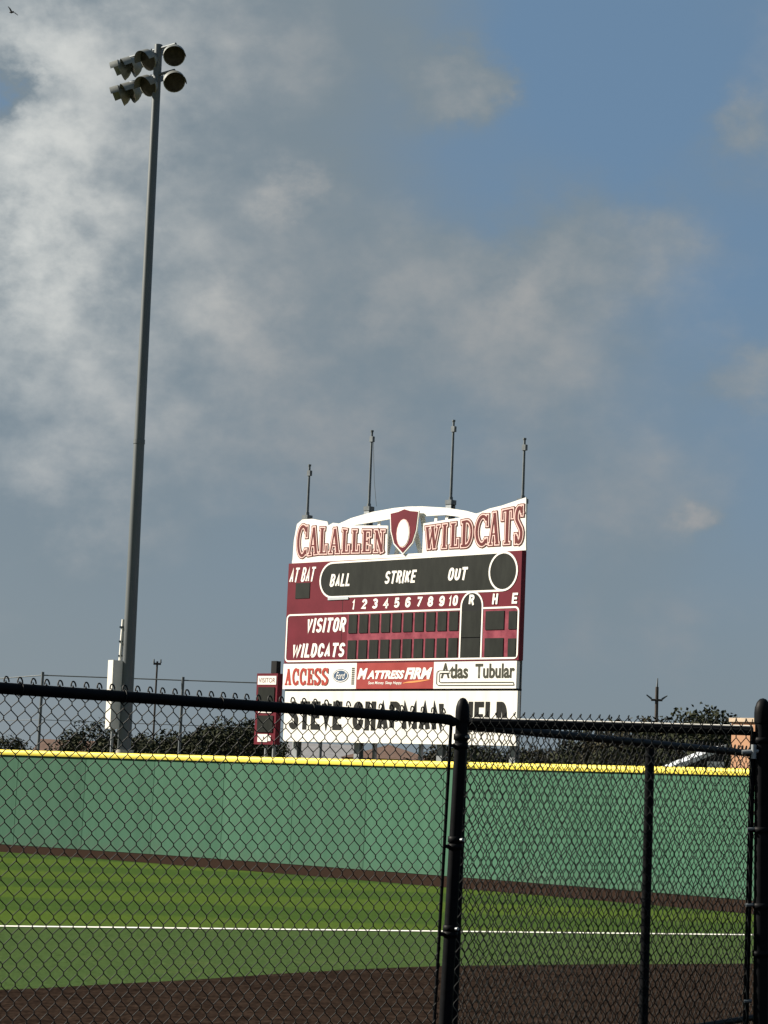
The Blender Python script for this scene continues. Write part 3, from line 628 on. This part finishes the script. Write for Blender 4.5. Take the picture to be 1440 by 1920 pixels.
m_ = MB(); m_.box(.12, .34, .02, .22, 5.335, 5.72); hn = m_.build('horn_box', MT['charcoal'], clock)

# ------------------------------------------------------------------ floodlight pole
LY = 76.0
pb = at(233, 1400, LY); pt = at(297, 92, LY)
pole = empty('floodlight_pole', (pb.x, pb.y, 0)); tag(pole, 'tall grey steel pole with eight floodlights left of the scoreboard', 'floodlight')
ph = pt.z; px_t = pt.x - pb.x
def pxz(z): return px_t * (z - pb.z) / (ph - pb.z)
m_ = MB(); m_.tube([(pxz(0), 0, 0), (pxz(2.9), 0, 2.9)], [.34, .33], 16); m_.build('concrete_base', MT['concrete'], pole)
m_ = MB(); m_.tube([(pxz(z), 0, z) for z in (2.6, 9, 16, ph + .15)], [.235, .21, .18, .145], 18); m_.build('shaft', MT['pole'], pole)
m_ = MB(); m_.tube([(pxz(13.6), 0, 13.6), (pxz(13.75), 0, 13.75)], .205, 18); m_.build('slip_joint', MT['pole'], pole)
az = rz                                              # cross arms run parallel to the wall
ax = Vector((math.cos(az), math.sin(az), 0))
lamp_px = [[(208, 127), (238, 120), (278, 107), (334, 100)], [(214, 181), (241, 172), (286, 160), (342, 155)]]
# one flood lamp, pointing down -y with its mouth at the origin side
lm_body = MB()
lm_body.lathe([(0.02, -.42), (.10, -.42), (.12, -.30), (.13, -.26), (.20, -.20), (.27, -.10), (.305, 0.0), (.315, .02), (.29, .02)], 22)
lm_vis = MB(); lm_vis.lathe([(.318, -.01), (.325, .14), (.33, .24)], 18, half=(math.radians(5), math.radians(175))); lm_vis.lathe([(.322, .24), (.317, .14), (.310, -.01)], 18, half=(math.radians(5), math.radians(175)))
lm_len = MB(); lm_len.lathe([(.29, .012), (.15, .018), (.001, .02)], 22)
lm_box = MB(); lm_box.box(-.09, .09, -.02, .14, -.62, -.40); 
me_b, me_v, me_l, me_x = lm_body.mesh('reflector'), lm_vis.mesh('visor'), lm_len.mesh('lens'), lm_box.mesh('ballast')
for me_, k in ((me_b, 'lamp'), (me_v, 'lamp'), (me_l, 'lens'), (me_x, 'galv_dark')): me_.materials.append(MT[k])
aims = [(-100, -22), (-80, -26), (-46, -30), (10, -33)]
for row, zrow in ((0, None), (1, None)):
    c0 = at(299, 92 + 49*row, LY); zc = c0.z
    xc = pxz(zc)
    ends = (-1.87, 0.92)
    m_ = MB(); A0 = Vector((xc, 0, zc)) + ax*ends[0] + Vector((0, 0, 0)); A1 = Vector((xc, 0, zc)) + ax*ends[1]
    m_.tube([A0, A1], .055, 8); m_.build('cross_arm', MT['galv_dark'], pole)
    for k in range(4):
        s_ = (-1.80, -1.22, -.20, .86)[k] + .05*row
        hub = Vector((xc, 0, zc)) + ax*s_ + Vector((-.674, -.739, 0))*(.16 if k == 2 else 0)
        azm, tilt = aims[k]; azm += 6*row
        d = Vector((math.sin(math.radians(azm))*math.cos(math.radians(tilt)), -math.cos(math.radians(azm))*math.cos(math.radians(tilt)), math.sin(math.radians(tilt))))
        yv = Vector((0, 0, 1)) - d*d.z; yv.normalize(); xv = yv.cross(d)
        R = Matrix((xv, yv, d)).transposed().to_4x4(); R.translation = hub + Vector((0, 0, -.38)) + d*.12; R = R @ Matrix.Scale(1.26, 4)
        f = link('flood_lamp', me_b, None, pole); f.matrix_local = R
        for n_, me_ in (('visor', me_v), ('lens', me_l), ('ballast', me_x)): link(n_, me_, None, f)
        m_ = MB(); m_.tube([hub, hub + Vector((0, 0, -.12)), hub + Vector((0, 0, -.30)) - d*.18], .03, 6); m_.build('bracket', MT['galv_dark'], pole)
# breaker cabinet and conduit on the sunny side
m_ = MB(); bxc = pxz(4.6) - .42; m_.box(-.23, .23, -.15, .15, 0, 2.36)
bx = m_.build('breaker_cabinet', MT['box_grey'], pole, (bxc + .02, -.12, 3.6)); bx.rotation_euler = (0, math.radians(-.6), math.radians(42))
m_ = MB(); m_.tube([(pxz(5.9) - .29, -.03, 5.90), (pxz(6.6) - .27, -.03, 6.6), (pxz(7.4) - .25, 0, 7.4)], .055, 8); cdt = m_.build('conduit', MT['box_grey'], pole)
for z in (6.1, 6.6, 7.1): m_ = MB(); m_.box(pxz(z) - .36, pxz(z) - .12, -.075, .02, z, z+.06); m_.build('clamp', MT['galv_dark'], cdt)
m_ = MB(); m_.tube([(bxc, -.1, 0), (bxc, -.1, 3.6)], .05, 8); m_.build('conduit', MT['galv'], pole)

# ------------------------------------------------------------------ tall ball-stop fence behind the wall, far utility poles
FY = 80.0
P0 = at(-230, 1290, 98); P1 = at(80, 1266, FY); P2 = at(343, 1277, FY - .5); P3 = at(606, 1290, FY - 1.2)
tf = empty('ball_stop_fence', (P1.x, P1.y, 0)); tag(tf, 'tall grey pipe fence behind the wall at the left, with thin rails', 'fence')
def loc(p): return Vector((p.x - P1.x, p.y - P1.y, 0))
ZF = P1.z
for p in (P0, P1, P2, P3):
    q = loc(p); m_ = MB(); m_.tube([q, q + Vector((0, 0, ZF + .12))], .055, 8); m_.build('post', MT['galv_dark'], tf)
for za in (ZF, ZF - 1.62, ZF - 3.3):
    for a, b in ((P0, P1), (P1, P2), (P2, P3)):
        m_ = MB(); m_.tube([loc(a) + Vector((0, 0, za)), loc(b) + Vector((0, 0, za))], .022 if za == ZF else .012, 6); m_.build('rail', MT['galv_dark'], tf)
def utility_pole(px_, ytop, Y, r, label, arms):
    t = at(px_, ytop, Y); o = empty('utility_pole', (t.x, t.y, 0)); tag(o, label, 'utility pole')
    m_ = MB(); m_.tube([(0, 0, 0), (0, 0, t.z)], [r*1.3, r], 10); m_.build('shaft', MT['wood_pole'], o)
    for dz, half, tilt in arms:
        m_ = MB(); m_.box(-half, half, -.06, .06, t.z - dz - .06, t.z - dz + .06); m_.build('cross_arm', MT['wood_pole'], o)
        for s_ in (-1, 1):
            m_ = MB(); m_.tube([(s_*half*.92, 0, t.z - dz + .06), (s_*(half*.92 + tilt*.3), 0, t.z - dz + .06 + .22)], [.06, .035], 6); m_.build('insulator', MT['galv_dark'], o)
    return t, o
utility_pole(295, 1240, 130, .055, 'thin distant utility pole between the floodlight pole and the maroon clock', [(.15, .22, 0)])
t, uo = utility_pole(1232, 1288, 125, .095, 'dark utility pole with two side insulators rising above the right trees', [(.75, .32, 1)])
m_ = MB(); m_.tube([(0, 0, t.z), (.02, 0, t.z + .5)], [.06, .03], 6); m_.build('lightning_tip', MT['galv_dark'], uo)

# ------------------------------------------------------------------ buildings beyond the wall
def house(name, label, cat, xl, xr, ytop, Y, depth, wallm, roofm, roof_h, over=.4, hip=True, windows=0):
    a = at(xl, ytop, Y); b = at(xr, ytop, Y); zt = (a.z + b.z)/2; w = b.x - a.x
    o = empty(name, (a.x, Y, 0)); tag(o, label, cat)
    m_ = MB(); m_.box(0, w, 0, depth, 0, zt - roof_h); wl_ = m_.build('wall', MT[wallm], o)
    m_ = MB(); e = over; i_ = min(depth/2, w/2) if hip else 0; z1 = zt - roof_h + .003
    m_.add([(-e, -e, z1), (w+e, -e, z1), (w+e, depth+e, z1), (-e, depth+e, z1), (i_ if hip else -e, depth/2, zt), (w - i_ if hip else w+e, depth/2, zt)],
           [(0, 1, 5, 4), (1, 2, 5), (2, 3, 4, 5), (3, 0, 4), (3, 2, 1, 0)])
    m_.build('roof', MT[roofm], o)
    for k in range(windows):
        x = w*(k+.5)/windows; m_ = MB(); m_.box(x-.5, x+.5, -.03, 0, 1.0, 2.3); wd = m_.build('window', MT['white_paint'], wl_)
        m_ = MB(); m_.box(x-.42, x+.42, -.04, -.031, 1.08, 2.22); m_.build('pane', MT['dark_glass'], wd)
    return o
house('house', 'low distant house with a brown roof at the far left', 'house', 70, 230, 1386, 135, 8, 'tan_wall', 'brown_roof', 1.1, hip=False, windows=3)
house('metal_building', 'pale metal shed seen under the left half of the scoreboard', 'shed', 548, 652, 1391, 118, 9, 'pale_wall', 'grey_roof', .9, hip=False, windows=2)
house('brick_house', 'brownish low house seen under the middle of the scoreboard', 'house', 655, 806, 1393, 110, 8, 'tan_wall', 'brown_roof', .8, windows=3)
# tan brick building at the right edge with its lean-to
bl = at(1372, 1346, 66); bw = 13.0; bh = bl.z
bb = empty('brick_building', (bl.x, 66, 0), rz); tag(bb, 'flat-roofed tan brick building at the right edge behind the gate post', 'building')
m_ = MB(); m_.box(0, bw, 0, 9, 0, bh - .12); bwl = m_.build('wall', MT['brick'], bb)
m_ = MB(); m_.box(-.06, bw+.06, -.06, 9.06, bh - .117, bh); m_.build('parapet_cap', MT['stone_cap'], bb)
for k in range(3):
    m_ = MB(); m_.box(2.2 + 3.6*k, 3.4 + 3.6*k, -.03, 0, 1.2, 2.6); wd = m_.build('window', MT['white_paint'], bwl)
    m_ = MB(); m_.box(2.28 + 3.6*k, 3.32 + 3.6*k, -.04, -.031, 1.28, 2.52); m_.build('pane', MT['dark_glass'], wd)
# lean-to shed
sl = at(1246, 1444, 62); sh = at(1362, 1396, 62)
ln2 = empty('lean_to_shed', (sl.x, 62, 0)); tag(ln2, 'dark lean-to shed with a white sloping roof edge beside the brick building', 'shed')
w_ = sh.x - sl.x; za, zb = sl.z, sh.z
m_ = MB(); m_.prism([(.15, 0), (w_ - .02, 0), (w_ - .02, zb - .16), (.15, za - .09)], .12, 3.3); m_.build('wall', MT['charcoal'], ln2)
m_ = MB(); m_.prism([(0, za - .13), (w_, zb - .13), (w_, zb), (0, za)], -.02, .06); m_.build('white_fascia', MT['white_paint'], ln2)
m_ = MB(); m_.prism([(0, za - .06), (w_, zb - .06), (w_, zb - .01), (0, za - .01)], .063, 3.5); m_.build('roof', MT['pale_wall'], ln2)
m_ = MB(); m_.box(w_*.70, w_*.97, .06, .115, .2, za + .30); m_.build('white_door', MT['white_paint'], ln2)

# ------------------------------------------------------------------ trees
def tree_meshes(seed, h, rx, leaf, nclump):
    r = random.Random(seed); tk = MB(); cr = MB()
    th = h*.34
    tk.tube([(0, 0, 0), (r.uniform(-.1, .1), r.uniform(-.1, .1), th*.5), (r.uniform(-.2, .2), r.uniform(-.2, .2), th)], [h*.040, h*.032, h*.026], 8)
    clumps = []
    for i in range(nclump):
        a = r.uniform(0, 2*math.pi); rr = rx*math.sqrt(r.random())*.95
        zf = r.uniform(-1, 1); rad = math.sqrt(max(0.05, 1 - zf*zf*.8))
        c = Vector((math.cos(a)*rr*rad, math.sin(a)*rr*rad, h*.62 + zf*h*.34 + r.uniform(-.05, .05)*h)); clumps.append((c, r.uniform(.55, 1.15)*h*.13))
    for i, (c, s_) in enumerate(clumps):
        if i % 3 == 0:
            mid = Vector((c.x*.45, c.y*.45, th + (c.z-th)*.4)); tk.tube([(0, 0, th*.92), mid, c], [h*.018, h*.011, h*.004], 5)
        for k in range(120):
            p = Vector((r.gauss(0, 1), r.gauss(0, 1), r.gauss(0, .75))); p = c + p*(min(1, 1.35/p.length))*s_*.74
            n_ = Vector((r.gauss(0, 1), r.gauss(0, 1), r.gauss(.5, 1))).normalized(); u = n_.orthogonal().normalized(); a = r.uniform(0, 6.28)
            v = n_.cross(u); u, v = u*math.cos(a)+v*math.sin(a), v*math.cos(a)-u*math.sin(a); q = leaf*r.uniform(.6, 1.3)
            cr.add([p - u*q, p + v*q*.45, p + u*q, p - v*q*.45], [(0, 1, 2, 3)])
    a, b = tk.mesh('trunk'), cr.mesh('crown'); a.materials.append(MT['bark']); b.materials.append(MT['leaf' if seed % 2 else 'leaf_dry'])
    return a, b
VAR = [tree_meshes(11, 7, 3.0, .15, 66), tree_meshes(12, 7, 2.6, .145, 56), tree_meshes(13, 7, 3.4, .155, 74), tree_meshes(15, 7, 2.4, .15, 50), tree_meshes(16, 7, 3.2, .15, 64)]
trees = [  # px of the middle, py of the top, distance, look
 (28, 1374, 150, 3, 'small solitary tree at the far left edge above the wall'),
 (182, 1352, 120, 0, 'rounded tree just left of the floodlight pole'),
 (262, 1368, 135, 1, 'low tree just right of the floodlight pole'),
 (306, 1362, 128, 2, 'tree behind the thin distant utility pole'),
 (352, 1366, 132, 4, 'low tree behind the right post of the tall grey fence'),
 (398, 1352, 118, 1, 'tree midway between the tall fence post and the maroon clock'),
 (432, 1338, 112, 2, 'tallest tree left of the maroon clock'),
 (470, 1350, 116, 0, 'tree partly hidden behind the maroon clock'),
 (528, 1384, 125, 3, 'low tree in the gap between clock and scoreboard'),
 (826, 1388, 105, 1, 'dark tree under the right part of the scoreboard'),
 (880, 1380, 102, 0, 'dark tree right behind the left gate post'),
 (935, 1390, 100, 2, 'dark tree under the right end of the scoreboard'),
 (990, 1388, 104, 4, 'low tree just right of the scoreboard'),
 (1040, 1394, 110, 1, 'lowest tree in the gap right of the scoreboard'),
 (1088, 1386, 108, 2, 'tree left of the dark utility pole, second from it'),
 (1134, 1352, 104, 0, 'tree next left of the dark utility pole'),
 (1186, 1332, 100, 4, 'tree right in front of the dark utility pole'),
 (1238, 1340, 98, 1, 'tree behind the lower end of the white sloping roof'),
 (1284, 1320, 96, 2, 'tallest tree of the right group behind the gate'),
 (1334, 1328, 94, 0, 'tree next to the brick building on its left'),
 (1376, 1348, 99, 3, 'rearmost tree peeping past the corner of the brick building'),
]
rr = random.Random(3)
for x, y, Y, v, lab in trees:
    p = at(x, y, Y); o = empty('oak_tree', (p.x, p.y, 0), rr.uniform(0, 6.28)); s_ = p.z / 7.75
    wd = s_ * rr.uniform(1.0, 1.25) if p.z > 4 else s_*1.45
    o.scale = (wd, wd, s_); tag(o, lab, 'tree', 'trees beyond the outfield wall')
    link('trunk', VAR[v][0], None, o); link('crown', VAR[v][1], None, o)
# understorey hedge that closes the view below the crowns
def shrubs(xl, xr, ytop, Y, seed, label):
    r = random.Random(seed); a = at(xl, ytop, Y); b = at(xr, ytop, Y); o = MB()
    for k in range(int((b.x-a.x) * 600)):
        p = Vector((r.uniform(0, b.x-a.x), r.gauss(0, .6), 0)); top = a.z*(.80 + .35*(mnoise.noise(Vector((p.x*.8, seed, 0)))))
        p.z = top*(1 - r.random()**1.6*.95)
        n_ = Vector((r.gauss(0, 1), r.gauss(0, 1), r.gauss(.5, 1))).normalized(); u = n_.orthogonal().normalized(); v = n_.cross(u); q = r.uniform(.08, .17)
        o.add([p-u*q, p+v*q*.5, p+u*q, p-v*q*.5], [(0, 1, 2, 3)])
    ob = o.build('hedge', MT['leaf']); ob.location = (a.x, Y, 0); tag(ob, label, 'hedge')
shrubs(165, 480, 1384, 108, 1, 'dark hedge below the left trees, behind the wall')
shrubs(800, 1375, 1396, 92, 2, 'dark hedge below the right trees, behind gate and wall')

shrubs(1112, 1372, 1372, 90, 3, 'taller dark hedge below the tall trees, left of the brick building')

# ------------------------------------------------------------------ near chain-link fences and gate
def chain(m_, A, B, z0, z1, pw, phh, wr, top='none', phase=0.0, nside=5, seed=0):
    """woven wires between the ground points A and B: each wire zigzags up, hooked into its neighbours"""
    A = Vector((A[0], A[1], 0)); B = Vector((B[0], B[1], 0)); D = B - A; ln_ = D.length; e = D.normalized(); nrm = Vector((e.y, -e.x, 0))
    n = int(ln_/pw) + 1; half = phh/2; rows = int((z1-z0)/half); r = random.Random(seed)
    for i in range(n):
        u0 = (i + .5)*pw + phase
        pts = []; par = 0
        jit = r.uniform(-.0012, .0012)
        for k in range(rows + 1):
            z = z1 - k*half; sgn = 1 if (k + i) % 2 == 0 else -1
            # bend: the wire turns round its neighbour in a short upright bit
            uc = u0 + sgn*pw*.5*1.03 + jit
            dz = half*.18
            for zz_, off, dep in ((z + dz, -sgn*pw*.055, sgn*.6), (z, 0.0, 0.0), (z - dz, -sgn*pw*.055, -sgn*.6)):
                if k == 0 and zz_ > z: continue
                uu = uc + off + .007*mnoise.noise(Vector((uc*1.3, zz_*1.3, seed*7.0))); zz_ += .006*mnoise.noise(Vector((uc*1.1 + 9, zz_*1.2, seed*5.0)))
                pts.append(A + e*min(max(uu, 0), ln_) + nrm*(dep*wr*1.2 + .010*mnoise.noise(Vector((uc*.9, zz_*.9 + 4, seed*3.0)))) + Vector((0, 0, zz_)))
        if pts: m_.tube(pts, wr, nside, caps=False)
        if top == 'knuckle':
            # the two wire ends bent over into a closed loop above the rail
            if i % 2: continue
            uc = u0 + pw*.5; hgt = phh*.34; q = []
            for a in range(9):
                th = math.pi*a/8; q.append(A + e*min(max(uc - math.cos(th)*pw*.36, 0), ln_) + nrm*(.004*math.sin(th)) + Vector((0, 0, z1 - hgt*.2 + hgt*.85*math.sin(th))))
            if 0 < uc < ln_: m_.tube(q, wr*1.5, nside, caps=True)
        if top == 'barb':
            if i % 2: continue
            uc = u0 + pw*.5
            if 0 < uc < ln_:
                p = A + e*uc + Vector((0, 0, z1)); m_.tube([p + Vector((0, 0, -.010)), p + e*.003 + Vector((0, 0, .004))], wr*1.4, nside)
RH = 2.045                                            # rail height of the near fence
def ground_at(x, y, Y): q = at(x, y, Y); return Vector((q.x, q.y, 0))
gL = at(848, 1620, 9.45); gL = Vector((gL.x, gL.y, 0))     # left gate post
def on_rail(px_, py_, z):                             # where a rail of that height passes that pixel
    d = ray(px_, py_); k = (z - EYE)/d.z; q = CAM + d*k; return q
q0 = on_rail(0, 1290, RH); q1 = on_rail(861, 1350, RH)
fe = (q0 - q1); fe.z = 0; fe.normalize()
f_far = Vector((q1.x, q1.y, 0)); f_near = f_far + fe * 5.2
fence = empty('chain_link_fence', (f_near.x, f_near.y, 0)); tag(fence, 'black chain-link fence panel on the left with a looped top edge and round gate post', 'fence')
o_ = Vector((f_near.x, f_near.y, 0))
post_pt = f_far.copy()
lean = Vector((.020, 0, 0))
def post(parent, base, top_z, r, o_, lean=Vector((0, 0, 0)), name='post'):
    b = base - o_
    m2 = MB(); m2.tube([b - lean*(1.2), b + lean*((top_z - 1.2))], r, 20)
    # tube() wants heights too
    m2 = MB(); zs = [0, .6, 1.2, top_z]; m2.tube([b + lean*(z - 1.4) + Vector((0, 0, z)) for z in zs], r, 20)
    ob = m2.build(name, MT['black_vinyl'], parent)
    m2 = MB(); t_ = b + lean*(top_z - 1.4) + Vector((0, 0, top_z))
    m2.lathe([(r*1.09, -.045), (r*1.12, -.04), (r*1.12, .0), (r*1.06, .022), (r*.80, .046), (r*.42, .060), (.0005, .064)], 20, Matrix.Translation(t_))
    m2.build('dome_cap', MT['black_vinyl'], ob); return ob
post(fence, post_pt, RH + .036, .028, o_, lean)
for k, p in enumerate((f_far + fe*2.6, f_far + fe*5.15)): post(fence, p, RH - .03, .024, o_)
m_ = MB(); m_.tube([f_near - o_ + Vector((0, 0, RH)), f_far - o_ + fe*.10 + Vector((0, 0, RH)), f_far - o_ + fe*.06 + Vector((0, 0, RH - .002)), f_far - o_ + fe*.026 + Vector((0, 0, RH - .012))], [.0225, .0225, .024, .020], 14); m_.build('top_rail', MT['black_vinyl'], fence)
m_ = MB(); chain(m_, f_far + fe*.062 - o_, f_near - o_, 0.05, RH + .030, .02925, .071, .0022, 'knuckle', seed=1)
tag(m_.build('chain_link_mesh', MT['black_wire'], fence), kind='stuff')
tb = f_far + fe*.062 - o_
m_ = MB(); m_.tube([tb + lean*(-1.35) + Vector((0, 0, .05)), tb + lean*(RH - 1.4) + Vector((0, 0, RH - .01))], .0075, 8); m_.build('tension_bar', MT['black_vinyl'], fence)
for z in (1.93, 1.49, 1.11, .6):
    b = post_pt - o_ + lean*(z - 1.4)
    m_ = MB(); m_.lathe([(.0308, -.012), (.0335, -.012), (.0335, .012), (.0308, .012)], 16, Matrix.Translation(b + Vector((0, 0, z)))); m_.tube([b + fe*.03 + Vector((0, 0, z)), tb + lean*(z-1.4) + Vector((0, 0, z))], .008, 6)
    m_.build('tension_band', MT['black_vinyl'], fence)

for k in range(9):
    c = f_far - o_ + fe*(.35 + .46*k) + Vector((0, 0, RH)); m_ = MB(); nn_ = Vector((fe.y, -fe.x, 0))
    m_.tube([c + nn_*(.026*math.cos(a*math.pi/6)) + Vector((0, 0, .026*math.sin(a*math.pi/6))) + fe*(.0008*a) for a in range(13)], .0022, 5); m_.build('wire_tie', MT['black_wire'], fence)
# gate
g0 = on_rail(872, 1352, RH); g1 = on_rail(1412, 1368, RH)
g0 = Vector((g0.x, g0.y, 0)); g1 = Vector((g1.x, g1.y, 0)); ge = (g1 - g0).normalized()
gate = empty('chain_link_gate', (g0.x, g0.y, 0), 0); tag(gate, 'closed black chain-link gate with pointed wire tips between the two posts', 'gate')
GL_ = (g1 - g0).length; o2 = g0
lean_g = Vector((.004, 0, 0))
m_ = MB(); m_.tube([Vector((0, 0, RH - .008)) - ge*.03, ge*GL_ + Vector((0, 0, RH - .008))], .018, 12); m_.build('top_rail', MT['black_vinyl'], gate)
m_ = MB(); m_.tube([ge*.03 + Vector((ge.y, -ge.x, 0))*.010 + Vector((0, 0, RH + .0135)), ge*GL_ + Vector((ge.y, -ge.x, 0))*.010 + Vector((0, 0, RH + .0135))], .0042, 6); m_.build('rail_highlight_wire', MT['box_grey'], gate)  # pale wire added to stand in for sunlight along the gate's top rail
m_ = MB(); m_.tube([Vector((0, 0, .12)) - ge*.03, ge*GL_ + Vector((0, 0, .12))], .018, 12); m_.build('bottom_rail', MT['black_vinyl'], gate)
m_ = MB(); m_.tube([Vector((0, 0, .12)) - ge*.025, Vector((0, 0, RH - .008)) - ge*.02], .0155, 10); m_.build('hinge_stile', MT['black_vinyl'], gate)
m_ = MB(); m_.tube([ge*GL_ + Vector((-.012, 0, .12)), ge*GL_ + Vector((0, 0, RH - .008))], .0125, 10); m_.build('latch_stile', MT['black_vinyl'], gate)
m_ = MB(); chain(m_, Vector((0, 0, 0)) + Vector((ge.y, -ge.x, 0))*.024, ge*GL_ + Vector((ge.y, -ge.x, 0))*.024, 0.10, RH + .042, .0213, .0735, .0022, 'barb', seed=2)
tag(m_.build('chain_link_mesh', MT['black_wire'], gate), kind='stuff')
for z in (1.97, 1.52, 1.135, .35):
    m_ = MB(); b = post_pt - o2 + lean*(z - 1.4) + Vector((0, 0, z)); m_.lathe([(.0309, -.014), (.0335, -.013), (.0335, .013), (.0309, .014)], 16, Matrix.Translation(b))
    m_.tube([b + ge*.03, -ge*.022 + Vector((0, 0, z))], .012, 8); m_.build('hinge', MT['black_vinyl'], gate)
for z in (1.97, 1.52, 1.135):
    b = post_pt - o2 + lean*(z - 1.4) + Vector((0, 0, z)); m_ = MB(); m_.tube([b + Vector((.020, -.030, 0)), b + Vector((.032, -.046, .002))], .007, 6); m_.build('hinge_bolt', MT['galv'], gate)
lt = ge*GL_
m_ = MB(); m_.tube([lt + Vector((-.05, -.025, 1.945)), lt + Vector((.0, -.03, 1.95)), lt + Vector((.05, -.02, 1.958))], .010, 8); m_.tube([lt + Vector((.0, -.03, 1.92)), lt + Vector((.0, -.03, 1.98))], .012, 8); m_.build('latch', MT['galv'], gate)
for z in (1.62, 1.3, .9): m_ = MB(); m_.tube([lt + Vector((-.02, -.02, z)), lt + Vector((.012, -.02, z+.004))], .008, 6); m_.build('tie_clip', MT['galv_dark'], gate)

# right gate post with its fence panel going on out of the picture
rp = at(1429, 1600, g1.y - .01); rp = Vector((rp.x, rp.y, 0))
rf = empty('chain_link_fence', (rp.x, rp.y, 0)); tag(rf, 'thick black round-topped fence post at the right edge', 'fence')
lean_r = Vector((-.012, 0, 0))
post(rf, rp, RH + .072, .0325, rp, lean_r)
m_ = MB(); m_.tube([ge*.03 + Vector((0, 0, RH)), ge*2.6 + Vector((0, 0, RH))], .0225, 12); m_.build('top_rail', MT['black_vinyl'], rf)
m_ = MB(); chain(m_, ge*.05, ge*2.6, .05, RH + .03, .02925, .071, .0022, 'knuckle', seed=3); tag(m_.build('chain_link_mesh', MT['black_wire'], rf), kind='stuff')
post(rf, rp + ge*2.6, RH - .03, .024, rp)
for z in (2.0, 1.62, 1.3, 1.1): m_ = MB(); m_.lathe([(.0352, -.012), (.0385, -.012), (.0385, .012), (.0352, .012)], 16, Matrix.Translation(Vector((lean_r.x*(z-1.4), 0, z)))); m_.build('tension_band', MT['black_vinyl'], rf)

# second, farther fence behind the gate
b0 = on_rail(868, 1360, RH); b1 = on_rail(1412, 1413, RH); b0 = Vector((b0.x, b0.y, 0)); b1 = Vector((b1.x, b1.y, 0)); be = (b1 - b0).normalized()
b2 = b1 + be*2.4
bf = empty('chain_link_fence', (b0.x, b0.y, 0)); tag(bf, 'farther black chain-link fence running back behind the gate, with a middle post', 'fence')
blen = (b2 - b0).length
m_ = MB(); m_.tube([Vector((0, 0, RH)), be*blen + Vector((0, 0, RH))], .021, 12); m_.build('top_rail', MT['black_vinyl'], bf)
m_ = MB(); m_.tube([Vector((0, 0, .46)), be*blen + Vector((0, 0, .46))], .019, 12); m_.build('bottom_rail', MT['black_vinyl'], bf)
mp = at(1214, 1600, 1); d = ray(1214, 1600)
k = ((b0.x - 0)*be.y - (b0.y - 0)*be.x) / (d.x*be.y - d.y*be.x); pm = Vector((d.x*k, d.y*k, 0))
m_ = MB(); m_.tube([pm - b0, pm - b0 + Vector((0, 0, RH - .025))], .026, 16); m_.build('post', MT['black_vinyl'], bf)
for q in (Vector((0, 0, 0)), be*blen): m_ = MB(); m_.tube([q, q + Vector((0, 0, RH - .01))], .026, 16); m_.build('post', MT['black_vinyl'], bf)
off = Vector((be.y, -be.x, 0))*-.026
m_ = MB(); chain(m_, off, be*blen + off, .05, RH + .028, .02925, .071, .0023, 'knuckle', seed=4, phase=.02); tag(m_.build('chain_link_mesh', MT['black_wire'], bf), kind='stuff')

# ------------------------------------------------------------------ bird
bp_ = at(22, 23, 120)
m_ = MB(); m_.tube([(-.17, 0, .02), (-.08, 0, 0), (.04, 0, 0), (.13, 0, .03), (.19, 0, .03)], [.01, .05, .06, .035, .008], 8)
for s_ in (-1, 1):
    m_.add([(.06, s_*.04, .02), (-.07, s_*.04, .015), (-.06, s_*.22, .11), (.03, s_*.24, .12), (-.10, s_*.46, .07), (-.05, s_*.45, .075)], [(0, 1, 2, 3), (3, 2, 4, 5)], True)
bo = m_.build('bird', MT['bird']); bo.location = bp_; bo.rotation_euler = (0.25, .1, math.radians(150)); tag(bo, 'tiny dark bird flying high at the upper left corner', 'bird')
